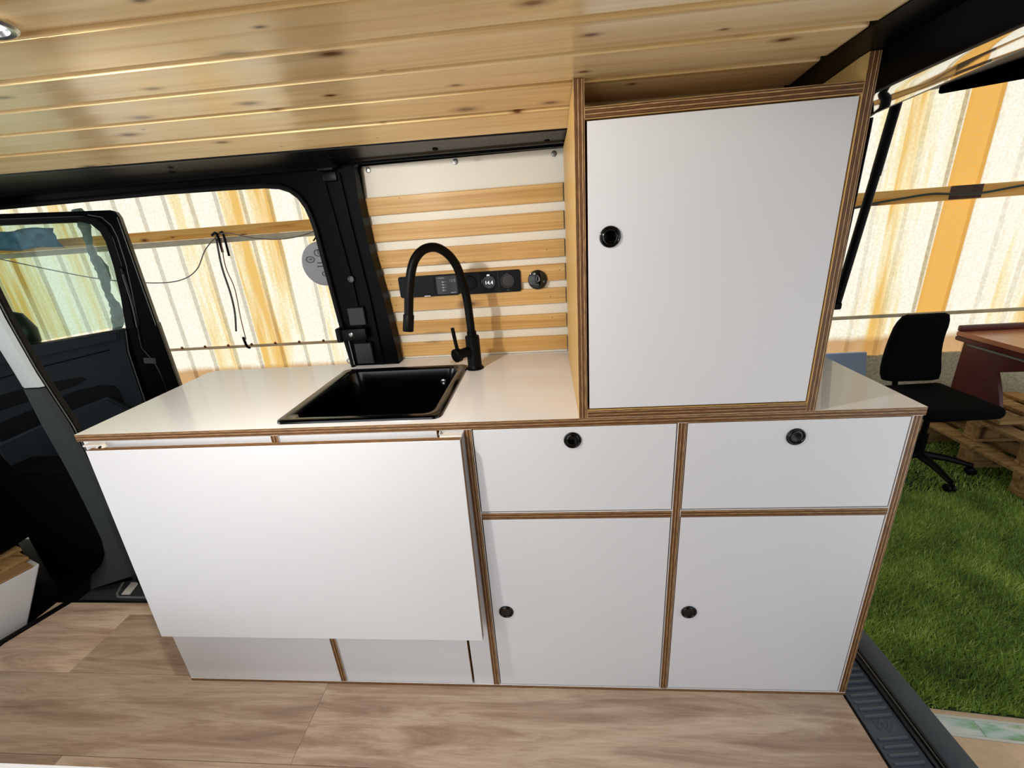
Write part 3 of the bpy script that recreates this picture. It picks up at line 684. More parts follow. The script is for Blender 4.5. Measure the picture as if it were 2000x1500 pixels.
for k in range(4): box(bm, (0.847, YP-0.0024, 0.939+k*0.0075), (0.853, YP-0.0018, 0.9425+k*0.0075)); box(bm, (0.855, YP-0.0024, 0.9405+k*0.0075), (0.858, YP-0.0018, 0.9415+k*0.0075))
box(bm, (0.870, YP-0.0024, 0.9325), (0.884, YP-0.0018, 0.9345)); box(bm, (0.838, YP-0.0024, 0.9735), (0.856, YP-0.0018, 0.9750)); fin('printed_symbols', bm, mid_grey, s1)['label'] = 'row of small printed pictograms'
text('display_digits', '13.5', 0.010, (0.8775, YP-0.0022, 0.9655), FACE, mid_grey, s1)
s2 = socket(0.8965, 1.066, 0.925, 0.984, 'right black socket plate with lit voltmeter and round sockets')
for k, cx in enumerate((0.925, 0.9785, 1.030)):
    bm = bmesh.new()
    if k == 1: lathe(bm, [(0.0195, 0), (0.0195, 0.002), (0.018, 0.003), (0.0172, 0.001), (0, 0.001)], n=32, M4=frame_to((0, -1, 0), (cx, YP, 0.9555)))
    else: lathe(bm, [(0.020, 0), (0.020, 0.002), (0.0185, 0.0035), (0.0165, 0.0035), (0.0155, -0.0), (0, 0.001)], n=32, M4=frame_to((0, -1, 0), (cx, YP, 0.9555)))
    fin(('usb_socket', 'voltmeter_dial', 'round_socket')[k], bm, (black_plastic, dark_face, M('socket_cap', srgb(34, 33, 35), 0.5))[k], s2, True)
text('voltage_digits', '14.4', 0.0135, (0.9785, YP-0.0018, 0.9535), FACE, led, s2)
bm = bmesh.new(); box(bm, (0.9745, YP-0.0036, 0.9725), (0.9815, YP-0.0005, 0.9755)); fin('power_light', bm, led, s2)
text('volt_mark', 'V', 0.006, (0.9785, YP-0.0018, 0.9425), FACE, mid_grey, s2)
cg = M('catch_grey', srgb(50, 50, 54), 0.4)
B('socket_catch', (1.026, YP-0.003, 0.971), (1.034, YP+0.0, 0.9765), cg, s2, 0.0008); B('socket_mark', (1.026, YP-0.0006, 0.9295), (1.034, YP, 0.9315), cg, s2)
for gx in (0.950, 1.004): B('panel_groove', (gx, YP-0.0002, 0.929), (gx+0.0008, YP+0.0006, 0.980), dark_face, s2)
# ---- round water gauge
wg = thing('water_gauge', (1.112, 0.457, 0.952), 'round black touch gauge with water drop symbol beside the sockets', 'gauge')
bm = bmesh.new(); lathe(bm, [(0.0262, 0), (0.0262, 0.004), (0.0252, 0.0062), (0.024, 0.0068), (0, 0.0068)], n=48, M4=frame_to((0, -1, 0), (1.112, 0.4574, 0.953))); fin('housing', bm, gloss_black, wg, True)
drop = [(1.113+0.0065*math.sin(a)*(0.5+0.5*math.sin(a/2)), 0.4502, 0.9565-0.009*math.cos(a)*-1) for a in np.linspace(0, 2*PI, 22)]
T('drop_symbol', [(1.1135+0.0055*math.sin(a)*math.sin(a/2)**1.0, 0.4502, 0.957+0.0085*math.cos(a)) for a in np.linspace(0, 2*PI, 24)], 0.0006, mid_grey, wg, n=6)
T('ring_symbol', [(1.1095+0.0050*math.cos(a), 0.4502, 0.9405+0.0050*math.sin(a)) for a in np.linspace(0, 2*PI, 20)], 0.0006, dim_grey, wg, n=6)
bm = bmesh.new(); box(bm, (1.1065, 0.4499, 0.9400), (1.1125, 0.4505, 0.9410)); box(bm, (1.115, 0.4499, 0.950), (1.1175, 0.4505, 0.960)); fin('symbol_bars', bm, mid_grey, wg)
for k in (-1, 1):
    bm = bmesh.new(); lathe(bm, [(0.003, 0), (0.003, 0.0005), (0, 0.0006)], n=14, M4=frame_to((0, -1, 0), (1.1125+k*0.0165, 0.4507, 0.9475))); fin('touch_dot', bm, dim_grey, wg)

# ---- ceiling spot
csp = thing('ceiling_spotlight', (0.640, -0.318, 1.30), 'small round recessed chrome spotlight set in the pine ceiling', 'lamp')
bm = bmesh.new(); lathe(bm, [(0.033, 0.001), (0.033, 0.003), (0.030, 0.005), (0.026, 0.004), (0.024, 0.0)], n=36, M4=frame_to((0, 0.02, -1), (0.629, -0.318, 1.3057))); fin('bezel', bm, chrome, csp, True)
bm = bmesh.new(); lathe(bm, [(0.0245, 0), (0, 0.001)], n=30, M4=frame_to((0, 0.02, -1), (0.629, -0.318, 1.3056))); fin('lens', bm, lens, csp, True)

# ================================================================== FRONT CAB SIDE
seat = thing('van_seat', (-1.0, 0.15, 0.0), 'black cloth cab seat in deep shadow at the left edge behind the white box', 'seat')
bm = bmesh.new(); rings = []
for i in range(14):
    t = i/13; z = 0.19+t*0.62; xo = -0.80-0.16*t; th = 0.085-0.02*t; wd = 0.30-0.05*t**2
    rings.append([(xo+a_, 0.19+b_, z) for a_, b_ in rrect(-th, th, -wd, wd, th*0.9, 5)])
loft([[(-0.80+(a_+0.80)*0.6, 0.19+(b_-0.19)*0.8, z-0.02) for a_, b_, z in rings[0]]]+rings+[[(-0.96+(a_+0.96)*0.5, 0.19+(b_-0.19)*0.7, z+0.03) for a_, b_, z in rings[-1]]], 'backrest', seat_cloth, seat)
bm = bmesh.new(); box(bm, (-1.38, -0.05, 0.172), (-0.81, 0.44, 0.33), 0.06, seg=4); fin('seat_cushion', bm, seat_cloth, seat, True)
bm = bmesh.new(); box(bm, (-1.30, -0.0, -0.034), (-0.82, 0.40, 0.17), 0.01); fin('seat_base', bm, body_black, seat, True)
bm = bmesh.new(); box(bm, (-1.04, 0.12, 0.87), (-0.95, 0.36, 1.02), 0.03, seg=3); fin('headrest', bm, seat_cloth, seat, True)
cabfloor = B('cab_floor', (-1.9, -1.15, -0.12), (-0.62, 0.62, -0.035), rubber)
kp = B('kick_panel', (-0.78, 0.40, -0.035), (-0.46, 0.52, 0.42), rubber); tag(kp, 'black lower panel between the cab seat and the door pillar', None, None, 'structure'); kp.name = 'trim_8'; tag(cabfloor, None, None, None, 'structure'); cabfloor.name = 'trim_4'; cabfloor['label'] = 'black rubber floor of the driving cab'
wb = thing('white_box', (-0.78, 0.0, 0.0), 'low white box with rounded corner beside the cab seat', 'box')
def slant(name, s0, s1, d0, d1, z0, z1, mat, parent, bev=0.003, seg=2, s1b=None):
    # direction along the cab edge and away from the camera
    u = Vector((0.347, 0.938, 0)); v = Vector((-0.938, 0.347, 0)); o0 = Vector((-0.607, 0.0, 0)); bm = bmesh.new(); P = []
    for i in range(8): P.append(o0+u*((s1 if (i & 4 or s1b is None) else s1b) if i & 2 else s0)+v*(d0 if i & 1 else d1)+Vector((0, 0, z1 if i & 4 else z0)))
    hexa(bm, P, bev, seg=seg); return fin(name, bm, mat, parent, True)
slant('carcass', -0.35, 0.262, 0.05, 0.19, -0.03, 0.160, white, wb, 0.006, 3, s1b=0.165)
slant('plywood_rim', -0.36, 0.245, 0.048, 0.195, 0.1605, 0.1665, ply_m, wb, 0.001)
blk = slant('trim_5', -0.5, 0.285, 0.0, 0.022, -0.03, 0.006, rubber, None, 0.003); tag(blk, 'black kick strip along the front end of the plank floor', None, None, 'structure')
tw = thing('sunlit_reflection_strip', (-0.70, 0.26, 0.17), 'short pale strip standing in for a sunlit reflection on the rim of the white box', 'reflection', 'pale reflection strips by the white box')  # made-up strips in place of sunlit reflections by the white box
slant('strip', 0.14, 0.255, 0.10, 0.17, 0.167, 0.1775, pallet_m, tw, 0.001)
tw2 = thing('sunlit_reflection_strip', (-0.70, 0.28, 0.19), 'short pale strip standing in for a sunlit reflection just beyond the white box, the farther one', 'reflection', 'pale reflection strips by the white box')
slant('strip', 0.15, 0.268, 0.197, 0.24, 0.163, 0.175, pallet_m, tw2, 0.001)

# front door standing open outside
fd = thing('van_front_door', (-1.0, 0.73, 0.2), 'open black van front door with tinted window, seen through the side opening', 'car door')
DB = Vector((-0.5676, 1.0, 0)); DR = Vector((math.cos(math.radians(32)), math.sin(math.radians(32)), 0)); DN = Vector((math.sin(math.radians(32)), -math.cos(math.radians(32)), 0))  # DN towards camera
def dp(s, z, n=0.0):
    p = DB+DR*s+DN*n; return Vector((p.x, p.y, z))
def dprism(name, sz, n0, n1, mat, bev=0.0, parent=fd):
    bm = bmesh.new(); prism(bm, [dp(s, z, n1) for s, z in sz], DN*(n0-n1), bev); return fin(name, bm, mat, parent, True)
glass_o = [(-0.95, 0.74), (-0.392, 0.789), (-0.108, 0.808), (-0.085, 0.93), (-0.072, 1.05), (-0.068, 1.147), (-0.074, 1.185), (-0.092, 1.213), (-0.120, 1.224), (-0.353, 1.227), (-0.60, 1.222)]
# frame: shell above the waist as a ring of bars following the glass
def bar(name, pts_in, pts_out, n0, n1, mat, bev=0.003):
    bm = bmesh.new()
    for n_, fl in ((n0, 0), (n1, 1)): pass
    a = [[bm.verts.new(dp(s, z, n1)) for s, z in pts_in], [bm.verts.new(dp(s, z, n1)) for s, z in pts_out], [bm.verts.new(dp(s, z, n0)) for s, z in pts_out], [bm.verts.new(dp(s, z, n0)) for s, z in pts_in]]
    for k in range(4):
        b, c = a[k], a[(k+1) % 4]
        for i in range(len(b)-1): bm.faces.new((b[i], b[i+1], c[i+1], c[i]))
    for i in (0, -1): bm.faces.new([r[i] for r in a])
    return fin(name, bm, mat, fd, True)
g_in = [(-0.108, 0.795), (-0.085, 0.93), (-0.072, 1.05), (-0.068, 1.147), (-0.074, 1.185), (-0.092, 1.213), (-0.120, 1.224), (-0.353, 1.227), (-0.60, 1.222), (-0.95, 1.10)]
g_mid = [(-0.080, 0.795), (-0.062, 0.93), (-0.048, 1.05), (-0.044, 1.155), (-0.050, 1.20), (-0.070, 1.232), (-0.110, 1.243), (-0.353, 1.245), (-0.60, 1.24), (-0.97, 1.115)]
g_out = [(0.0, 0.795), (0.0, 0.93), (0.0, 1.05), (0.0, 1.19), (0.0, 1.235), (-0.006, 1.256), (-0.02, 1.263), (-0.353, 1.2655), (-0.60, 1.262), (-1.0, 1.13)]
bar('window_frame', g_mid, g_out, -0.05, 0.0, body_black)
bar('window_channel', g_in, g_mid, -0.045, 0.012, rubber)
T('seal', [dp(s, z, 0.006) for s, z in g_mid], 0.0045, gloss_black, fd, n=8)
T('seal_highlight_line', [dp(s+0.016, z+0.006, 0.003) for s, z in g_mid[:7]], 0.0016, line_grey, fd, n=5)  # highlight beside the window seal, painted as a pale tube
dprism('pane', glass_o, -0.030, -0.026, glass_m)
dprism('outer_skin', [(-1.02, 0.05), (0.0, 0.05), (0.0, 0.797), (-1.02, 0.75)], -0.07, -0.012, body_black, 0.006)
trimo = [(-1.0, 0.12), (-0.15, 0.12), (-0.147, 0.30), (-0.139, 0.463), (-0.134, 0.60), (-0.130, 0.70), (-0.112, 0.79), (-0.118, 0.799), (-0.395, 0.781), (-1.0, 0.74)]
dprism('inner_trim', trimo, -0.012, 0.030, door_trim, 0.006)
T('trim_edge_highlight', [dp(s+0.004, z, 0.020) for s, z in trimo[1:7]], 0.0018, line_grey, fd, n=5)  # highlight of the trim edge, painted as a pale tube
dprism('waist_rail', [(-1.0, 0.70), (-0.395, 0.738), (-0.137, 0.758), (-0.125, 0.795), (-0.395, 0.784), (-1.0, 0.745)], 0.03, 0.045, door_trim, 0.006)
dprism('door_pull_recess', [(-0.62, 0.60), (-0.42, 0.628), (-0.30, 0.628), (-0.285, 0.616), (-0.33, 0.595), (-0.62, 0.54)], 0.0, 0.033, rubber, 0.003)
T('crease', [dp(-0.60, 0.665, 0.030), dp(-0.40, 0.695, 0.030), dp(-0.18, 0.722, 0.030)], 0.003, rubber, fd, n=6)
dprism('storage_pocket', [(-0.62, 0.50), (-0.34, 0.575), (-0.25, 0.588), (-0.205, 0.575), (-0.195, 0.54), (-0.19, 0.20), (-0.62, 0.20)], 0.0, 0.037, M('pocket_dark', srgb(12, 14, 17), 0.6, spec=0.1), 0.008)
dprism('pocket_front', [(-0.62, 0.42), (-0.36, 0.50), (-0.24, 0.53), (-0.175, 0.45), (-0.175, 0.16), (-0.62, 0.16)], 0.02, 0.065, door_trim, 0.008)
dprism('shut_face', [(-0.13, 0.10), (0.0, 0.10), (0.0, 0.797), (-0.105, 0.797)], -0.012, 0.006, body_black, 0.004)
T('shut_seal', [dp(s, z, 0.010) for s, z in ((-0.05, 1.05), (-0.058, 0.88), (-0.078, 0.72), (-0.075, 0.69), (-0.055, 0.62), (-0.05, 0.5), (-0.07, 0.3))], 0.0055, gloss_black, fd, n=8, k=4)
T('shut_highlight_edge', [dp(-0.006, z, 0.004) for z in (0.45, 0.8, 1.1, 1.235)], 0.0016, line_grey, fd, n=5)
bm = bmesh.new(); prism(bm, [dp(s, z, 0.022) for s, z in ((-0.085, 0.665), (-0.045, 0.655), (-0.048, 0.63), (-0.088, 0.64))], DN*-0.02, 0.003); fin('latch', bm, M('latch_metal', srgb(70, 72, 76), 0.3, metal=0.7), fd, True)
bm = bmesh.new(); lathe(bm, [(0, -0.08), (0.05, -0.07), (0.085, -0.02), (0.09, 0.02), (0.06, 0.07), (0, 0.085)], n=20, M4=Matrix.Translation(dp(-0.52, 0.80, -0.19)) @ Matrix.Diagonal((1.0, 0.6, 1.3, 1))); fin('side_mirror', bm, M('mirror_shell', srgb(40, 50, 50), 0.4), fd, 'all')

# ================================================================== OUTSIDE
ow = tag(thing('wall_outside', (0, 2.6, -0.5)), 'translucent ribbed fibreglass sheet wall lit from behind', None, None, 'structure')
def sheets(x_start, x_end, first):
    """ribbed sheets, five ribs to each"""
    x = first; pitch = 0.2065; n = 0
    while x < x_end:
        xe = x+pitch*5; bm = bmesh.new(); prof2 = []
        for k in range(5):
            c = x+pitch*k
            prof2 += [(c-0.030, 0), (c-0.018, -0.024), (c+0.010, -0.024), (c+0.024, 0)]
        prof2.append((xe-0.030, 0)); prof2.append((xe-0.020, -0.018))
        off = -0.0015*(n % 2)
        a = [bm.verts.new((px, 2.6+py+off, -0.02)) for px, py in prof2]; b = [bm.verts.new((px, 2.6+py+off, 2.35)) for px, py in prof2]
        for i in range(len(a)-1): bm.faces.new((a[i], a[i+1], b[i+1], b[i]))
        o = fin('ribbed_sheet', bm, sheet_m, ow); x = xe; n += 1
sheets(-5.0, 1.3, -1.72-0.2065*17); sheets(1.5, 7.5, 3.802-0.2065*10)
for (x0, x1, z0, z1) in ((-5.2, 1.75, 1.160, 1.235), (1.75, 8.0, 1.045, 1.132)):
    bm = bmesh.new(); box(bm, (x0, 2.548, z0), (x1, 2.574, z1), 0.002); fin('purlin', bm, beam_m, ow)
bm = bmesh.new(); box(bm, (-5.2, 2.568, 1.118), (1.75, 2.5755, 1.158)); fin('purlin_shadow_strip', bm, M('purlin_shadow_tone', srgb(206, 196, 172), 0.9, nz=0.1, nzs=10), ow)  # strip coloured as the shadow below the purlin
bm = bmesh.new(); box(bm, (-5.2, 2.560, 0.292), (1.75, 2.5755, 0.314), 0.003); fin('purlin', bm, M('thin_batten', srgb(206, 176, 138), 0.9, nz=0.2, nzs=9), ow)
bm = bmesh.new(); box(bm, (1.9, 2.566, 0.27), (8.0, 2.5755, 0.296), 0.003); fin('purlin', bm, M('pale_batten', srgb(214, 196, 156), 0.9, nz=0.2, nzs=9), ow)
for k in range(-3, 8):
    x = -1.72+0.2065*k; bm = bmesh.new(); lathe(bm, [(0.011, 0), (0.011, 0.004), (0.006, 0.008), (0, 0.009)], n=12, M4=frame_to((0, -1, 0), (x-0.004, 2.560, 0.318))); fin('roofing_screw', bm, rust_m, ow, True)
B('base_course', (-5.2, 2.58, -0.55), (8.0, 2.75, -0.02), base_wall_m, ow)
B('far_purlin_block', (3.79, 2.545, 1.05), (3.985, 2.548, 1.133), M('dark_stain_block', srgb(84, 62, 50), 0.8, nz=0.3, nzs=20), ow)
rf = tag(B('shade_roof', (-3.4, 0.10, 2.36), (8.0, 2.75, 2.40), roof_m), None, None, None, 'structure'); rf.name = 'trim_6'; rf['label'] = 'unseen roof sheet added to shade the yard strip beside the van'  # roof out of view, added to shade the grass near the wall
gr = B('ground', (-12, -12, -0.62), (14, 12, -0.515), ground_m); tag(gr, 'plain concrete ground under and around the van', None, None, 'structure')

# grass carpet
def grass():
    rng = np.random.default_rng(3)
    def area(n, x0, x1, y0, y1):
        return np.stack([rng.uniform(x0, x1, n), rng.uniform(y0, y1, n)], 1)
    P = np.concatenate([area(105000, 1.95, 3.6, 0.22, 1.5), area(42000, 2.1, 4.4, 1.2, 2.57), area(16000, 3.6, 5.0, 0.2, 1.6)])
    P = P[P[:, 1] > 0.312-0.10*(P[:, 0]-2.352)]
    n = len(P); ang = rng.normal(0.35, 0.75, n); ln = rng.uniform(0.014, 0.034, n); lean = rng.uniform(0.5, 1.25, n); wd = rng.uniform(0.0012, 0.0024, n)
    d = np.stack([np.cos(ang), np.sin(ang)], 1); pr = np.stack([-d[:, 1], d[:, 0]], 1)
    base = np.column_stack([P, np.full(n, -0.502)])
    v = np.empty((n, 3, 3)); v[:, 0] = base; v[:, 0, :2] += pr*wd[:, None]; v[:, 1] = base; v[:, 1, :2] -= pr*wd[:, None]
    v[:, 2] = base; v[:, 2, :2] += d*(np.sin(lean)*ln)[:, None]; v[:, 2, 2] += np.cos(lean)*ln+0.004
    me = bpy.data.meshes.new('grass_blades'); me.vertices.add(n*3); me.loops.add(n*3); me.polygons.add(n)
    me.vertices.foreach_set('co', v.ravel()); me.loops.foreach_set('vertex_index', np.arange(n*3)); me.polygons.foreach_set('loop_start', np.arange(n)*3); me.polygons.foreach_set('loop_total', np.full(n, 3))
    at = me.attributes.new('shade', 'FLOAT', 'FACE'); patch = np.array([noise.noise(Vector((p[0]*6, p[1]*6, 0))) for p in P])
    at.data.foreach_set('value', np.clip(rng.normal(0.4, 0.2, n)+patch*0.35+(rng.random(n) > 0.985)*0.5, 0, 1)); me.update(); me.validate(); me.materials.append(grass_m); return me
gs = link('grass', grass()); tag(gs, 'short green artificial grass in the yard behind the van', 'grass', None, 'stuff')
gb = bmesh.new(); prism(gb, [(1.6, 0.387, -0.503), (5.2, 0.027, -0.503), (5.2, 2.58, -0.503), (1.6, 2.58, -0.503)], (0, 0, -0.01)); o = fin('grass_backing', gb, M('grass_backing_green', srgb(38, 52, 24), 0.9, nz=0.3, nzs=60)); tag(o, 'dark backing mat of the artificial grass', None, None, 'structure'); o.name = 'trim_7'
# border of painted tiles and beige paving
def brow(a, b, x0, x1, z): # strip between two offsets from the grass edge line
    f = lambda x, o: 0.312-0.10*(x-2.352)-o
    return [(x0, f(x0, a), z), (x1, f(x1, a), z), (x1, f(x1, b), z), (x0, f(x0, b), z)]
pav = tag(thing('paving', (2.4, 0.1, -0.5)), 'beige paving with a white-edged row of painted tiles beside the grass', None, None, 'structure')
for a, b, x0, x1, m in ((0.0, 0.016, 1.6, 5.2, paving_m), (0.016, 0.024, 1.6, 5.2, grout_m), (0.074, 0.082, 1.6, 5.2, grout_m)):
    bm = bmesh.new(); prism(bm, brow(a, b, x0, x1, -0.504), (0, 0, -0.01)); fin('border_line', bm, m, pav)
for k in range(14):
    x0 = 2.18+0.235*k-0.2; bm = bmesh.new(); prism(bm, brow(0.0245, 0.0735, x0, x0+0.231, -0.5045), (0, 0, -0.01), 0.0008); fin('tile', bm, tile_m, pav, origin=(x0+0.115, 0.25, -0.505))
bm = bmesh.new(); prism(bm, brow(0.0245, 0.0735, 1.6, 5.2, -0.507), (0, 0, -0.008)); fin('grout', bm, grout_m, pav)
for i in range(7):
    for j in range(3):
        x0 = 1.62+0.50*i; a = 0.0825+0.50*j; bm = bmesh.new(); prism(bm, brow(a, a+0.497, x0, x0+0.497, -0.505), (0, 0, -0.01), 0.001); fin('slab', bm, paving_m, pav)

# tailgate and strut
tg = thing('tailgate', (2.2, 0.0, 1.36), 'raised black tailgate overhead outside the rear opening', 'tailgate')
bm = bmesh.new(); P = []
for i in range(8):
    x = 3.05 if i & 1 else 1.93; y = 0.655 if i & 2 else -1.35
    P.append(Vector((x, y, 1.332+(x-1.93)*0.085+(0.09 if i & 4 else 0))))
hexa(bm, P, 0.02, seg=3); fin('tailgate_shell', bm, body_black, tg, True)
bm = bmesh.new(); P = []
for i in range(8):
    x = 2.95 if i & 1 else 2.15; y = 0.615 if i & 2 else -1.30
    P.append(Vector((x, y, 1.330+(x-1.93)*0.085+(0.006 if i & 4 else -0.014))))
hexa(bm, P, 0.006, seg=2); fin('tailgate_lining', bm, M('dark_lining', srgb(6, 6, 7), 0.9, spec=0.0), tg, True)
gs_ = thing('gas_strut', (2.02, 0.62, 0.92), 'slim black gas strut holding up the tailgate', 'strut')
T('cylinder', [(2.008, 0.626, 0.80), (2.020, 0.625, 0.915), (2.045, 0.622, 1.16)], 0.0115, matt_black, gs_, n=14)
T('piston_rod', [(2.045, 0.622, 1.155), (2.062, 0.62, 1.345)], 0.0125, matt_black, gs_, n=14)
B('ball_end', (1.995, 0.612, 0.79), (2.018, 0.638, 0.81), matt_black, gs_, 0.003)

# office chair
ch = thing('office_chair', (3.42, 1.80, -0.5), 'black fabric swivel office chair standing on the grass by the desk', 'chair')
bm = bmesh.new(); R_ = []
for i in range(12):
    t = i/11; z = 0.005+t*0.405; wd = 0.182-0.035*math.sin(t*PI*0.5)-(0.02*max(0, (t-0.8)/0.2)**2); y = 2.03+0.03*math.sin(t*PI)-0.015
    hw = wd; th = 0.032-0.012*max(0, (t-0.85)/0.15)
    if t < 0.12: hw = wd-0.02*(1-t/0.12)
    R_.append([(3.405+a, y+b, z) for a, b in rrect(-hw, hw, -th, th, th*0.9, 4)])
loft([[(3.405+(a-3.405)*0.8, y_, z-0.006) for a, y_, z in R_[0]]]+R_+[[(3.405+(a-3.405)*0.85, 2.015+(y_-2.015)*0.4, z+0.010) for a, y_, z in R_[-1]]], 'backrest', chair_cloth, ch)
bm = bmesh.new(); box(bm, (3.15, 1.53, -0.075), (3.555, 1.96, 0.0), 0.034, seg=4)
bmesh.ops.rotate(bm, verts=bm.verts, cent=(3.35, 1.75, 0), matrix=Matrix.Rotation(0.05, 3, 'Z')); fin('seat', bm, chair_cloth, ch, True)
T('back_bracket', [(3.365, 2.05, 0.10), (3.365, 2.07, 0.0), (3.365, 2.03, -0.085), (3.365, 1.80, -0.09)], 0.018, matt_black, ch, n=10, k=5, flat=0.6)
bm = bmesh.new(); box(bm, (3.28, 1.66, -0.115), (3.46, 1.86, -0.076), 0.01, seg=2); fin('mechanism', bm, matt_black, ch, True)
T('gas_column', [(3.365, 1.77, -0.40), (3.365, 1.77, -0.25), (3.365, 1.77, -0.249), (3.365, 1.77, -0.11)], [0.027, 0.027, 0.016, 0.016], matt_black, ch, n=16)
for k in range(5):
    a = math.radians(-20+72*k); ex, ey = 3.365+0.26*math.cos(a), 1.77+0.26*math.sin(a)
    T('base_arm', [(3.365, 1.77, -0.395), (3.365+0.13*math.cos(a), 1.77+0.13*math.sin(a), -0.405), (ex, ey, -0.435)], [0.024, 0.02, 0.014], black_plastic, ch, n=8)
    bm = bmesh.new()
    for sgn in (-1, 1):
        pdir = Vector((-math.sin(a), math.cos(a), 0)); lathe(bm, [(0, 0), (0.022, 0), (0.025, 0.004), (0.025, 0.014), (0.018, 0.018), (0, 0.018)], n=16, M4=frame_to(pdir*sgn, Vector((ex, ey, -0.472))+pdir*sgn*0.004))
    o = fin('caster', bm, black_plastic, ch, True)

# desk on pallets
dk = thing('desk', (4.2, 1.9, -0.2), 'mahogany red computer desk with keyboard tray at the right edge', 'desk')
slope_top = [(3.735, 2.16), (3.735, 1.62), (3.80, 1.50), (4.95, 1.50), (4.95, 2.16)]
bm = bmesh.new(); prism(bm, [(x, y, 0.262) for x, y in slope_top], (0, 0, -0.028), 0.003); fin('desktop', bm, desk_top_m, dk, True)
bm = bmesh.new(); prism(bm, [(x, y, 0.2335) for x, y in slope_top], (0, 0, -0.03), 0.004); fin('desk_edge', bm, desk_red, dk, True)
B('back_rim', (3.735, 2.135, 0.262), (4.95, 2.165, 0.300), desk_red, dk, 0.008, seg=2, smooth=True)
bm = bmesh.new(); prism(bm, [(3.785, 2.15, 0.203), (3.785, 2.15, -0.165), (3.785, 1.80, -0.165), (3.785, 1.84, -0.05), (3.785, 1.90, 0.07), (3.785, 1.76, 0.12), (3.785, 1.62, 0.203)], (0.022, 0, 0), 0.002); fin('side_panel', bm, desk_red, dk, True)
bm = bmesh.new(); prism(bm, [(4.85, 2.15, 0.203), (4.85, 2.15, -0.165), (4.85, 1.80, -0.165), (4.85, 1.84, -0.05), (4.85, 1.62, 0.203)], (0.022, 0, 0), 0.002); fin('side_panel', bm, desk_red, dk, True)
B('keyboard_tray', (3.83, 1.47, 0.155), (4.80, 1.85, 0.172), desk_red, dk, 0.003)
T('tray_runner', [(3.775, 2.10, 0.185), (3.775, 1.55, 0.185)], 0.012, M('runner_grey', srgb(150, 152, 145), 0.4), dk, n=8, flat=0.7)
B('foot_board', (3.72, 1.72, -0.193), (3.86, 2.2, -0.167), pallet_m, dk, 0.003)
def pallet(x, y, z, label, rz=0.0):
    t = thing('pallet', (x, y, z), label, 'pallet', None)
    t.rotation_euler = (0, 0, 0)
    for j in range(3):
        B('stringer_board', (x, y+0.02+j*0.33, z+0.100), (x+1.1, y+0.115+j*0.33, z+0.120), pallet_m, t, 0.002)
        B('bottom_board', (x, y+0.02+j*0.33, z+0.0), (x+1.1, y+0.115+j*0.33, z+0.020), pallet_m, t, 0.002)
        for i in range(3): B('block', (x+0.005+i*0.48, y+0.02+j*0.33, z+0.020), (x+0.13+i*0.48, y+0.115+j*0.33, z+0.100), pallet_m, t, 0.003)
    for i in range(7): B('deck_board', (x+i*0.166, y, z+0.120), (x+0.10+i*0.166, y+0.79, z+0.140), pallet_m, t, 0.002)
    return t
pallet(3.66, 1.40, -0.497, 'lower wooden pallet lying on the grass under the desk')
pallet(3.72, 1.47, -0.356, 'upper wooden pallet stacked beneath the desk')

# pale blue board leaning on the wall
bb = bmesh.new(); P = []
for i in range(8): P.append(Vector((3.44 if i & 1 else 2.95, (2.34 if not i & 4 else 2.47)+(0.02 if i & 2 else 0), 0.045 if i & 4 else -0.50)))
hexa(bb, P, 0.003); o = fin('blue_board', bb, blue_board); tag(o, 'pale blue flat board leaning at the wall foot behind the office chair', 'board')

# wires, cords and the hanging disc
def cable(name, pts, r, mat, label, cat='cable', k=6):
    o = T(name, pts, r, mat, None, n=8, k=k); tag(o, label, cat); return o
cable('hanging_wire', [(-3.4, 2.42, 1.22), (-2.7, 2.44, 1.02), (-2.3, 2.45, 0.92), (-1.923, 2.45, 0.868), (-1.667, 2.45, 0.870), (-1.50, 2.45, 0.94), (-1.38, 2.45, 1.08), (-1.30, 2.53, 1.183)], 0.004, wire_grey, 'thin grey wire looping down left from the purlin clamp')
cable('hanging_wire', [(-1.30, 2.53, 1.185), (-1.15, 2.46, 1.175), (-0.99, 2.45, 1.135), (-0.80, 2.45, 1.113), (-0.62, 2.45, 1.126), (-0.42, 2.45, 1.17), (-0.2, 2.50, 1.20)], 0.004, wire_grey, 'thin pale wire sagging from the purlin clamp towards the grey disc')
cable('hanging_rope', [(-1.325, 2.52, 1.15), (-1.315, 2.48, 0.95), (-1.30, 2.47, 0.75), (-1.31, 2.47, 0.60), (-1.352, 2.48, 0.45)], 0.007, M('dark_cord_grey', srgb(92, 94, 88), 0.7), 'dark grey cord hanging straight down on the sheet wall', 'rope')
cable('hanging_rope', [(-1.29, 2.52, 1.15), (-1.285, 2.48, 0.95), (-1.255, 2.47, 0.78), (-1.275, 2.47, 0.55), (-1.29, 2.48, 0.38)], 0.0035, cord_red, 'thin rust red cord hanging beside the grey cord', 'rope')
bm = bmesh.new(); tube(bm, spline([(-1.30, 2.47, 0.40), (-1.29, 2.46, 0.37), (-1.285, 2.465, 0.325), (-1.265, 2.47, 0.31)], 4), 0.010, 8); o = fin('cord_hook', bm, matt_black, None, True); tag(o, 'small dark hook at the bottom of the red cord', 'hook')
cl = thing('wire_clamp', (-1.30, 2.53, 1.17), 'small black clamp on the purlin where the wires meet', 'clamp')
T('clamp_jaw', [(-1.36, 2.53, 1.175), (-1.31, 2.52, 1.185), (-1.305, 2.52, 1.05)], 0.009, matt_black, cl, n=8, k=3)
T('clamp_jaw', [(-1.29, 2.53, 1.19), (-1.26, 2.52, 1.18), (-1.262, 2.52, 1.02)], 0.008, matt_black, cl, n=8, k=3)
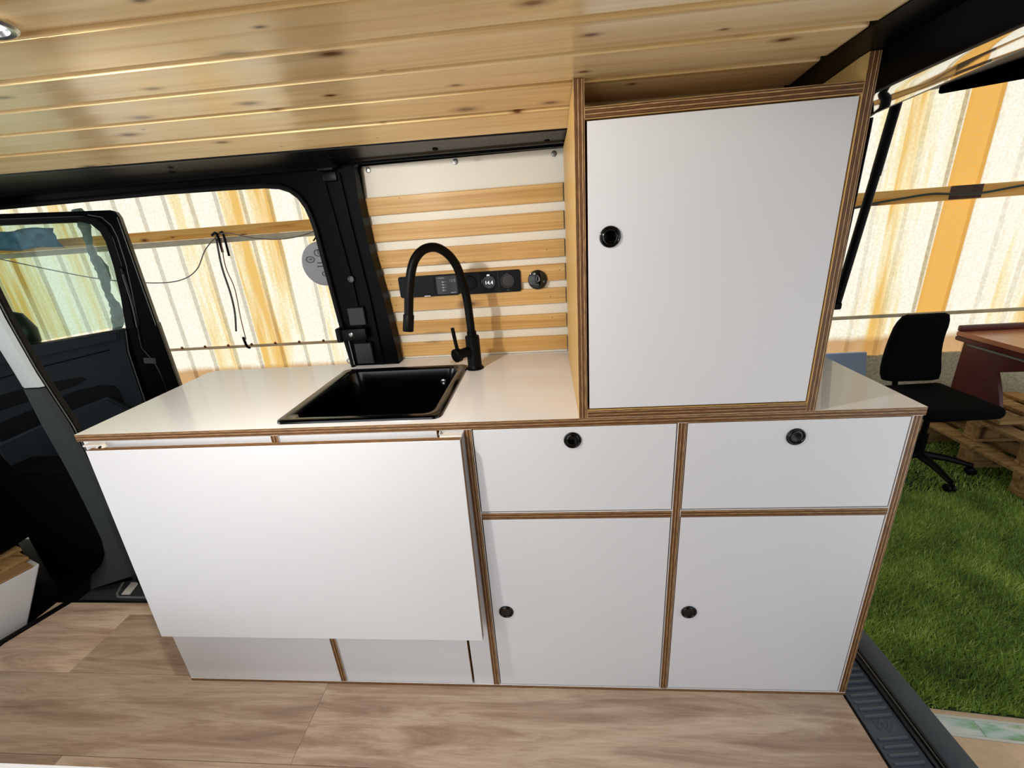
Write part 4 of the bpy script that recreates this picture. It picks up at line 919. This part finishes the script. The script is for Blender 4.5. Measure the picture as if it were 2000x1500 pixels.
cable('outdoor_cable', [(2.6, 2.51, 0.97), (3.139, 2.50, 1.035), (3.278, 2.50, 1.058), (3.462, 2.50, 1.078), (3.643, 2.50, 1.093), (3.80, 2.50, 1.081), (3.95, 2.50, 1.078), (4.182, 2.50, 1.105), (4.8, 2.5, 1.17)], 0.0075, cable_green, 'dark green cable strung along the right-hand purlin')
dc = thing('hanging_disc', (-0.425, 2.3, 0.93), 'round grey plastic disc with printed symbols hanging by the pillar', 'disc')
bm = bmesh.new(); lathe(bm, [(0, -0.02), (0.135, -0.02), (0.150, -0.008), (0.150, 0.008), (0.138, 0.018), (0, 0.022)], n=48, M4=frame_to((0, -1, 0), (-0.425, 2.3, 0.93))); fin('disc_body', bm, disc_m, dc, True)
T('hanger', [(-0.46, 2.3, 1.085), (-0.40, 2.32, 1.15), (-0.35, 2.45, 1.22)], 0.005, matt_black, dc, n=8, k=3)
T('printed_ring', [(-0.50+0.030*math.cos(a), 2.2765, 0.965+0.020*math.sin(a)) for a in np.linspace(0, 2*PI, 20)], 0.0022, ink, dc, n=5)
T('printed_ring', [(-0.435+0.026*math.cos(a), 2.2765, 1.005+0.022*math.sin(a)) for a in np.linspace(0, 2*PI, 20)], 0.0022, ink, dc, n=5)
text('printed_letters', 'GS', 0.045, (-0.412, 2.2775, 0.860), FACE, ink, dc, 0.001)
text('printed_letters', '14', 0.022, (-0.50, 2.2775, 0.965), FACE, ink, dc, 0.001)
for q in (((-0.46, 2.2765, 0.912), (-0.36, 2.278, 0.918)), ((-0.455, 2.2765, 0.935), (-0.40, 2.278, 0.941)), ((-0.436, 2.2765, 0.995), (-0.432, 2.278, 1.025))): B('printed_bar', q[0], q[1], ink, dc)
# tree-reflection stand-in and blue sheet seen through the door window
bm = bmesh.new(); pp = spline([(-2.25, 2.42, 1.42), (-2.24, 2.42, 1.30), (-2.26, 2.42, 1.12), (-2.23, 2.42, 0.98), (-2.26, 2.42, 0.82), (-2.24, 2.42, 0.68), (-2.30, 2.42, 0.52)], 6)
tube(bm, pp, [0.040+0.012*math.sin(i*0.45)+0.005*math.sin(i*2.3) for i in range(len(pp))], 10, flat=0.5); o = fin('tree_reflection_strip', bm, strip_m, None, 'all'); tag(o, 'twisted grey-green strip standing in for a tree reflection in the front door window', 'cloth')  # made-up strip in place of a tree's reflection in the glass
bm = bmesh.new(); G = [[bm.verts.new((-3.15+0.055*i, 2.42+0.015*math.sin(i*1.7+j)+0.01*math.cos(j*2.1), 1.175+0.028*j+0.008*math.sin(i*0.9))) for i in range(13)] for j in range(6)]
for j in range(5):
    for i in range(12): bm.faces.new((G[j][i], G[j][i+1], G[j+1][i+1], G[j+1][i]))
ex_ = bmesh.ops.solidify(bm, geom=bm.faces[:], thickness=0.004); o = fin('blue_tarpaulin', bm, tarp_m, None, 'all'); tag(o, 'crumpled pale blue sheet behind the front door window', 'tarpaulin')

# corner of the white bench nearest the camera
wbn = thing('bench_top', (0.0, -0.5, 0.30), 'white laminate bench corner at the bottom left of the view', 'bench')
bm = bmesh.new(); P = []
pbox('bench_panel', (-0.55, -0.80, 0.334), (0.452, -0.381, 0.35), 2, wbn, (white, ply_pale))
pbox('bench_front', (-0.55, -0.80, 0.0), (0.40, -0.43, 0.3335), 1, wbn, (white, ply_pale))
